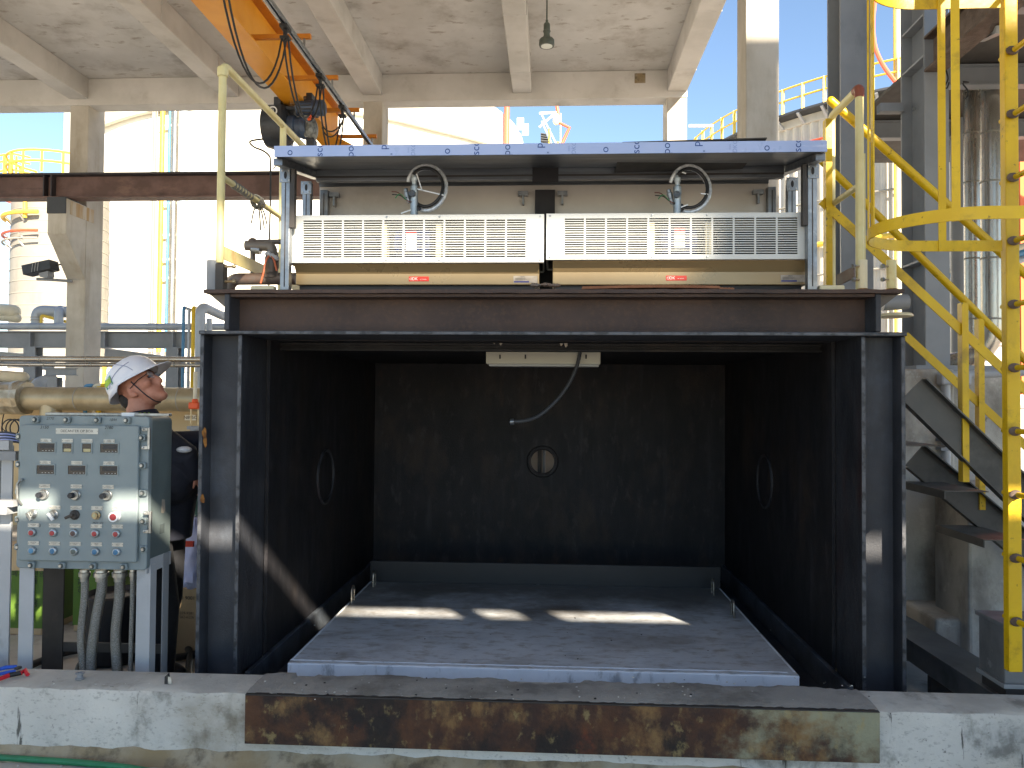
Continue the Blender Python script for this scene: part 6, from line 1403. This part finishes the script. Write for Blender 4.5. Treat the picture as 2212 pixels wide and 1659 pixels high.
for k in range(8): z = .5+k*.55; MB().box((W(2056, 500, 14).x-.01, 13.97, z), (14, 13.995, z+.05)).build('wall_rail', 'grey_paint', rw, smooth=False)
for u0, v0, u1, v1, m_, lab in ((2088, 574, 2165, 548, 'cream_pipe', 'slanting cream pipe behind the stair rails'), (2088, 585, 2165, 560, 'steel_blue', 'slanting blue pipe behind the stair rails'), (2088, 594, 2165, 575, 'grey_pipe', 'slanting grey pipe behind the stair rails')):
    t = thing('slanted_pipe', lab, 'pipe', W(2120, 570, 9)); MB().cyl(W(u0-40, v0+13, 9), W(u1+60, v1-20, 9), .045, n=10).build('pipe_run', m_, t)
hp = thing('flanged_pipe', 'grey pipe end with pale flange right of the header beam', 'pipe', W(1925, 670, 5.2))
MB().cyl(W(1905, 655, 5.3), W(1960, 652, 5.3), .05, n=16).build('pipe_run', 'grey_paint', hp)
MB().lathe([(.05, 0), (.10, 0), (.11, .01), (.11, .02), (.05, .022)], W(1933, 678, 5.2), (0, 0, -1), 20).build('flange', 'cream_strip', hp)
of = thing('orange_container', 'orange corrugated container at the right edge', 'container', W(2210, 300, 11))
b = MB(); xo = W(2203, 300, 11).x
for k in range(24): b.v += [V((xo+k*.1, 11+(.05 if k % 2 else 0), 1.8)), V((xo+k*.1, 11+(.05 if k % 2 else 0), W(2205, 152, 11).z))]
for k in range(23): b.f.append((2*k, 2*k+2, 2*k+3, 2*k+1))
o = b.build('container_side', 'orange_far', of, smooth=False); q = o.modifiers.new('solid', 'SOLIDIFY'); q.thickness = .05

# caged ladder
Yfl, Ynl = 3.66, 3.02
xl_ = W(2183, 400, Yfl).x
ld = thing('caged_ladder', 'yellow steel ladder with hooped safety cage at the right edge', 'ladder', (xl_, Yfl, .3))
zlb = W(2190, 1450, Yfl).z
b = MB().box((xl_-.03, Yfl-.015, zlb), (xl_+.03, Yfl+.03, 5.2)); b.build('stile', 'yellow', ld, smooth=False, bevel=.004)
MB().box((xl_-.04, Ynl-.045, zlb), (xl_+.04, Ynl+.025, 5.2)).build('stile', 'yellow', ld, smooth=False, bevel=.004)
zr = [W(2180, v, Yfl).z for v in (115+136*k for k in range(10))]+[W(2180, 115, Yfl).z+.3*k for k in (1, 2, 3)]
for z in zr:
    MB().cyl((xl_, Yfl+.07, z), (xl_, Ynl-.07, z), .013, n=10).build('rung', 'yellow', ld)
    MB().ell((xl_-.005, Yfl-.03, z), (.03, .012, .022), n=10, mrow=6).build('weld', 'deck_rust', ld)
zh1 = W(2100, 522, Yfl).z; zh2 = zh1+1.14
ym = (Yfl+Ynl)/2; xc_ = W(1886, 480, ym).x
def hoop(z, h):
    rx = (xl_-xc_)-.33; ry = (Yfl-Ynl)/2
    path = [(xl_-.041, Yfl)]+[(xc_+.33+math.cos(R(a))*.33*1.0, ym+math.sin(R(a))*ry*1.0) for a in range(90, 271, 8)]+[(xl_-.041, Ynl)]
    b = MB(); k = len(path)
    for i, (x, y) in enumerate(path):
        i0, i1 = max(i-1, 0), min(i+1, k-1); t = V((path[i1][0]-path[i0][0], path[i1][1]-path[i0][1], 0)).normalized(); nrm = V((-t.y, t.x, 0))*.003
        for o_, zz_ in ((-1, z), (1, z), (1, z+h), (-1, z+h)): b.v.append(V((x, y, zz_))+nrm*o_)
    for i in range(k-1):
        for j in range(4): b.f.append((4*i+j, 4*i+(j+1) % 4, 4*i+4+(j+1) % 4, 4*i+4+j))
    b.f.append((0, 1, 2, 3)); b.f.append((4*k-4, 4*k-3, 4*k-2, 4*k-1)); b.build('hoop', 'yellow', ld)
hoop(zh1-.045, .05); hoop(zh2-.045, .07); hoop(zh2+.8, .06)
for a in (152, 178, 246):
    x = xc_+.33+math.cos(R(a))*.327; y = ym+math.sin(R(a))*(Yfl-Ynl)/2*.988
    t = V((-math.sin(R(a))*.33, math.cos(R(a))*(Yfl-Ynl)/2, 0)).normalized(); p0 = V((x, y, zh1-.046)); MB().bar(p0, p0+V((0, 0, 2)), .030, .006, V((-t.y, t.x, 0))).build('cage_bar', 'yellow', ld, smooth=False)

p0 = V((W(2033, 300, Yfl).x, Yfl-.006, zh1-.046)); MB().box(p0+V((-.017, -.003, 0)), p0+V((.017, .003, 2))).build('cage_bar', 'yellow', ld, smooth=False)
# stair with yellow rails
st = thing('steel_stair', 'steel stair with yellow pipe handrails climbing behind the ladder', 'stair', W(2150, 1200, 4.4))
def srail(Y, pipe, flat, strg_t, posts):
    (a, b_) = pipe; MB().tube([W(*a, Y), W(*b_, Y)], .024, 14).ell(W(*a, Y), (.024, .024, .024)).build('handrail', 'yellow', st)
    (a, b_) = flat; MB().bar(W(*a, Y), W(*b_, Y), .008, .05).build('mid_rail', 'yellow', st, smooth=False)
    (a, b_, h) = strg_t
    p0, p1 = W(*a, Y), W(*b_, Y); MB().prof(p0, p1, [(0, .09), (0, -.09), (.06, -.09), (.06, -.082), (.008, -.082), (.008, .082), (.06, .082), (.06, .09)]).build('stringer', 'stair_steel', st, smooth=False)
    for (ut, vt, ub, vb) in posts:
        q0, q1 = W(ut, vt, Y+.01), W(ub, vb, Y+.01); q1 = V((q0.x, q0.y, q1.z)); MB().box((q0.x-.005, q0.y-.03, q1.z), (q0.x+.03, q0.y-.024, q0.z)).box((q0.x-.005, q0.y-.0235, q1.z), (q0.x, q0.y+.02, q0.z)).build('rail_post', 'yellow', st, smooth=False)
Y1, Y2 = 4.42, 4.95
def ext(a, b_, u): t = (u-a[0])/(b_[0]-a[0]); return (u, a[1]+(b_[1]-a[1])*t)
P1 = ((1795, 218), (2162, 545)); P1 = (P1[0], ext(*P1, 2330))
F1 = ((1884, 535), (2165, 796)); F1 = (ext(*F1, 1775), ext(*F1, 2330))
S1 = ((1967, 842), (2171, 1040)); S1 = (S1[0], ext(*S1, 2330))
srail(Y1, P1, F1, (S1[0], S1[1], .18), [(2074, 655, 2074, 1040), (1782, 260, 1782, 640)])
P2 = ((1775, 347), (2165, 729)); P2 = (P2[0], ext(*P2, 2300))
F2 = ((1955, 724), (2152, 905)); F2 = (F2[0], ext(*F2, 2300))
S2 = ((1972, 985), (2175, 1155)); S2 = (S2[0], ext(*S2, 2300))
srail(Y2, P2, F2, (S2[0], S2[1], .18), [(2110, 690, 2110, 1100)])
for (u, v) in ((1990, 962), (2076, 1060), (2160, 1165)):
    p = W(u, v, Y1+.04); MB().box((p.x-.1, Y1+.02, p.z-.005), (p.x+.14, Y2+.02, p.z)).box((p.x-.1, Y1+.02, p.z-.045), (p.x-.094, Y2+.02, p.z-.0055)).build('tread', 'stair_steel', st, smooth=False)

# concrete pedestals
Yp2 = 5.7
pd = thing('concrete_pedestal', 'stained concrete pedestal carrying the grey steel column', 'pedestal', (W(2040, 1300, Yp2).x, Yp2, 0))
x0, x1 = W(1945, 900, Yp2).x, W(2064, 900, Yp2).x; zt2 = W(2000, 797, Yp2).z
MB().box((x0, Yp2, 0), (x1, Yp2+1.2, zt2)).build('pedestal_block', 'concrete_block', pd, smooth=False, bevel=.02)
MB().prism([(x1+.001, Yp2+.35, 0), (x1+.001, Yp2+.35, zt2-.03), (x1+.62, Yp2+.35, zt2-.03), (x1+.62, Yp2+.35, zt2-.75), (x1+.8, Yp2+.35, 0)], (0, .8, 0)).build('rear_block', 'concrete_block', pd, smooth=False, bevel=.02)
MB().box((xb0-.12, YB1-.1, zt2+.001), (xb1+.5, YB1+.6, zped-.001 if zped > zt2+.004 else zt2+.004)).build('base_plate', 'grey_paint', pd, smooth=False)
MB().box((x0, Yp2-.5, 0), (4.8, Yp2-.003, .25)).build('plinth', 'concrete_block', pd, smooth=False, bevel=.02)
pd2 = thing('concrete_footing', 'dark stained concrete footing below the stair behind the ladder', 'footing', (W(2150, 1300, 5.1).x, 5.1, 0))
MB().box((W(2092, 1100, 5.1).x, 5.1, 0), (4.6, 5.55, W(2150, 1050, 5.1).z)).build('footing_block', 'concrete_block', pd2, smooth=False, bevel=.02)
cq = thing('conduit_run', 'grey conduit with junction fitting running down the pedestal', 'conduit', W(2050, 1000, Yp2-.05))
xq = W(2043, 900, Yp2-.05).x
MB().tube(rounded([(xq, Yp2-.05, W(2043, 1290, Yp2-.05).z), (xq, Yp2-.05, W(2043, 812, Yp2-.05).z), (xq+.7, Yp2-.05, W(2043, 800, Yp2-.05).z)], .08, 6), .03, 12).build('conduit_tube', 'grey_paint_light', cq)
MB().box((xq-.05, Yp2-.1, W(2043, 832, Yp2-.05).z), (xq+.16, Yp2-.01, W(2043, 805, Yp2-.05).z)).build('pull_box', 'grey_paint_light', cq, smooth=False, bevel=.015)
for v in (950, 970): MB().box((xq-.05, Yp2-.085, W(2043, v, Yp2-.05).z-.01), (xq+.05, Yp2-.002, W(2043, v, Yp2-.05).z+.01)).build('conduit_clip', 'grey_paint', cq, smooth=False)
# cable trunking and box on the ground
ztr = .27
q0, q1, q2, q3 = WZ(1966, 1355, ztr), WZ(2118, 1433, ztr), WZ(2165, 1511, ztr), WZ(1966, 1383, ztr)
d = (q2-q3); d.z = 0; d = d.normalized(); sd = V((-d.y, d.x, 0)); wdt = .22
if (q0-q3).dot(sd) < 0: sd = -sd
tr_ = thing('cable_trunking', 'galvanised cable trunking slanting across the floor at the right', 'trunking', (q3.x, q3.y, 0))
a0 = q3-d*.8; a1 = q2+d*.9
MB().hexa([a0-V((0, 0, .13)), a0+sd*wdt-V((0, 0, .13)), a1-V((0, 0, .13)), a1+sd*wdt-V((0, 0, .13)), a0, a0+sd*wdt, a1, a1+sd*wdt]).build('trunking_body', 'tray', tr_, smooth=False, bevel=.004)
MB().hexa([a0-sd*.006+V((0, 0, -.012)), a0+sd*(wdt+.006)+V((0, 0, -.012)), a1-sd*.006+V((0, 0, -.012)), a1+sd*(wdt+.006)+V((0, 0, -.012)), a0-sd*.006+V((0, 0, .004)), a0+sd*(wdt+.006)+V((0, 0, .004)), a1-sd*.006+V((0, 0, .004)), a1+sd*(wdt+.006)+V((0, 0, .004))]).build('trunking_lid', 'tray', tr_, smooth=False, bevel=.002)
for k in (.3, 1.0, 1.7): p = a0+d*k; MB().hexa([p+V((0, 0, -.27)), p+sd*wdt+V((0, 0, -.27)), p+d*.04+V((0, 0, -.27)), p+d*.04+sd*wdt+V((0, 0, -.27)), p+V((0, 0, -.131)), p+sd*wdt+V((0, 0, -.131)), p+d*.04+V((0, 0, -.131)), p+d*.04+sd*wdt+V((0, 0, -.131))]).build('trunking_foot', 'dark_steel', tr_, smooth=False)
Yj = 3.75
jb = thing('junction_box', 'scuffed grey metal junction box at the bottom right', 'box', W(2180, 1500, Yj))
x0 = W(2118, 1400, Yj).x; z0_, z1_ = W(2150, 1500, Yj).z, W(2150, 1356, Yj).z
x0 = W(2170, 1400, Yj).x
MB().box((x0, Yj, z0_+.05), (x0+.6, Yj+.22, z1_)).build('box_body', 'box_paint', jb, smooth=False, bevel=.006)
MB().box((x0-.012, Yj-.012, z1_+.0005), (x0+.612, Yj+.232, z1_+.022)).build('box_lid', 'box_paint', jb, smooth=False, bevel=.004)
MB().box((x0-.008, Yj-.008, z0_+.03), (x0+.608, Yj+.228, z0_+.0495)).build('box_rim', 'grey_paint', jb, smooth=False)
MB().box((x0+.01, Yj+.01, 0), (x0+.59, Yj+.21, z0_+.0295)).build('box_base', 'dark_steel', jb, smooth=False)
# ------------------------------------------------------------------ unseen screens added behind the viewer to cut the sun into stripes
KX, KZ = math.tan(SUN_AZ), .65
YD, YFAR = -2.2, -16.0
def zat(zrel, Y, yd=YD): return CAM_H+zrel+KZ*(Y-yd)  # height at distance yd of the sun ray that lands at Y, zrel
zA, zB = zat(-.735, 4.0), zat(-.625, 4.0)
dk = thing('sun_slit_screen', 'two added grey screen strips on posts behind the viewer, leaving a sun slit', 'rack', (3, YD, 0))  # added, out of view: a narrow slit that shapes the sun band
for z0, z1 in ((zA-.32, zA), (zB, zB+.32)): MB().box((-1.6, YD, z0), (7.0, YD+.012, z1)).build('slit_strip', 'duct', dk, smooth=False)
for x, w in ((-2.38+KX*6, .14), (-.52+KX*7.3, .09), (-.05+KX*7.3, .12)): MB().box((x-w, YD-.02, zA-.2), (x+w, YD-.002, zB+.2)).build('slit_blocker', 'duct', dk, smooth=False)  # added blockers that break the sun band into patches
for x in (-1.5, 6.9): MB().ibeam((x, YD-.15, 0), (x, YD-.15, zB+.32), .2, .2, .01, .012, (0, 1, 0)).build('steel_post', 'grey_paint', dk, smooth=False)  # posts of the added slit screen
x0, x1 = -5.0+KX*20, 2.9+KX*20
pb = thing('far_sun_screen', 'added grey sun screen on posts far behind the viewer', 'screen', ((x0+x1)/2, YFAR, 0))  # added, out of view: panels that block the sun above and below the gaps
for z0, z1 in ((9.6, zat(-.885, 4.0, YFAR)), (zat(-.475, 4.0, YFAR), zat(.69, 4.1, YFAR)), (zat(.89, 4.1, YFAR), zat(1.5, 4.1, YFAR))):
    MB().box((x0, YFAR, z0), (x1, YFAR+.1, z1)).build('sun_blocker', 'clad_grey', pb, smooth=False)
MB().box((.95+KX*20, YFAR-.2, zat(.6, 4.1, YFAR)), (2.4+KX*20, YFAR-.01, zat(1.0, 4.1, YFAR))).build('sun_blocker', 'clad_grey', pb, smooth=False)  # extra panel added to shade the right end of the right air curtain
for x in (x0+.2, x1-.2): MB().ibeam((x, YFAR-.3, 0), (x, YFAR-.3, zat(1.5, 4.1, YFAR)), .3, .3, .02, .02, (0, 1, 0)).build('screen_post', 'grey_paint', pb, smooth=False)
pt_ = thing('shade_block', 'added grey shading block behind the viewer at the right', 'building', (8.7, -4.1, 0))  # added, out of view: keeps the sun off the stair and grey columns
MB().box((7.0, -4.6, 0), (10.4, -3.6, 14.5)).build('shade_block_wall', 'clad_grey', pt_, smooth=False)
for z in (3.5, 7, 10.5, 14.4): MB().box((6.95, -4.7, z), (10.45, -3.5, z+.2)).build('shade_block_band', 'grey_paint', pt_, smooth=False)
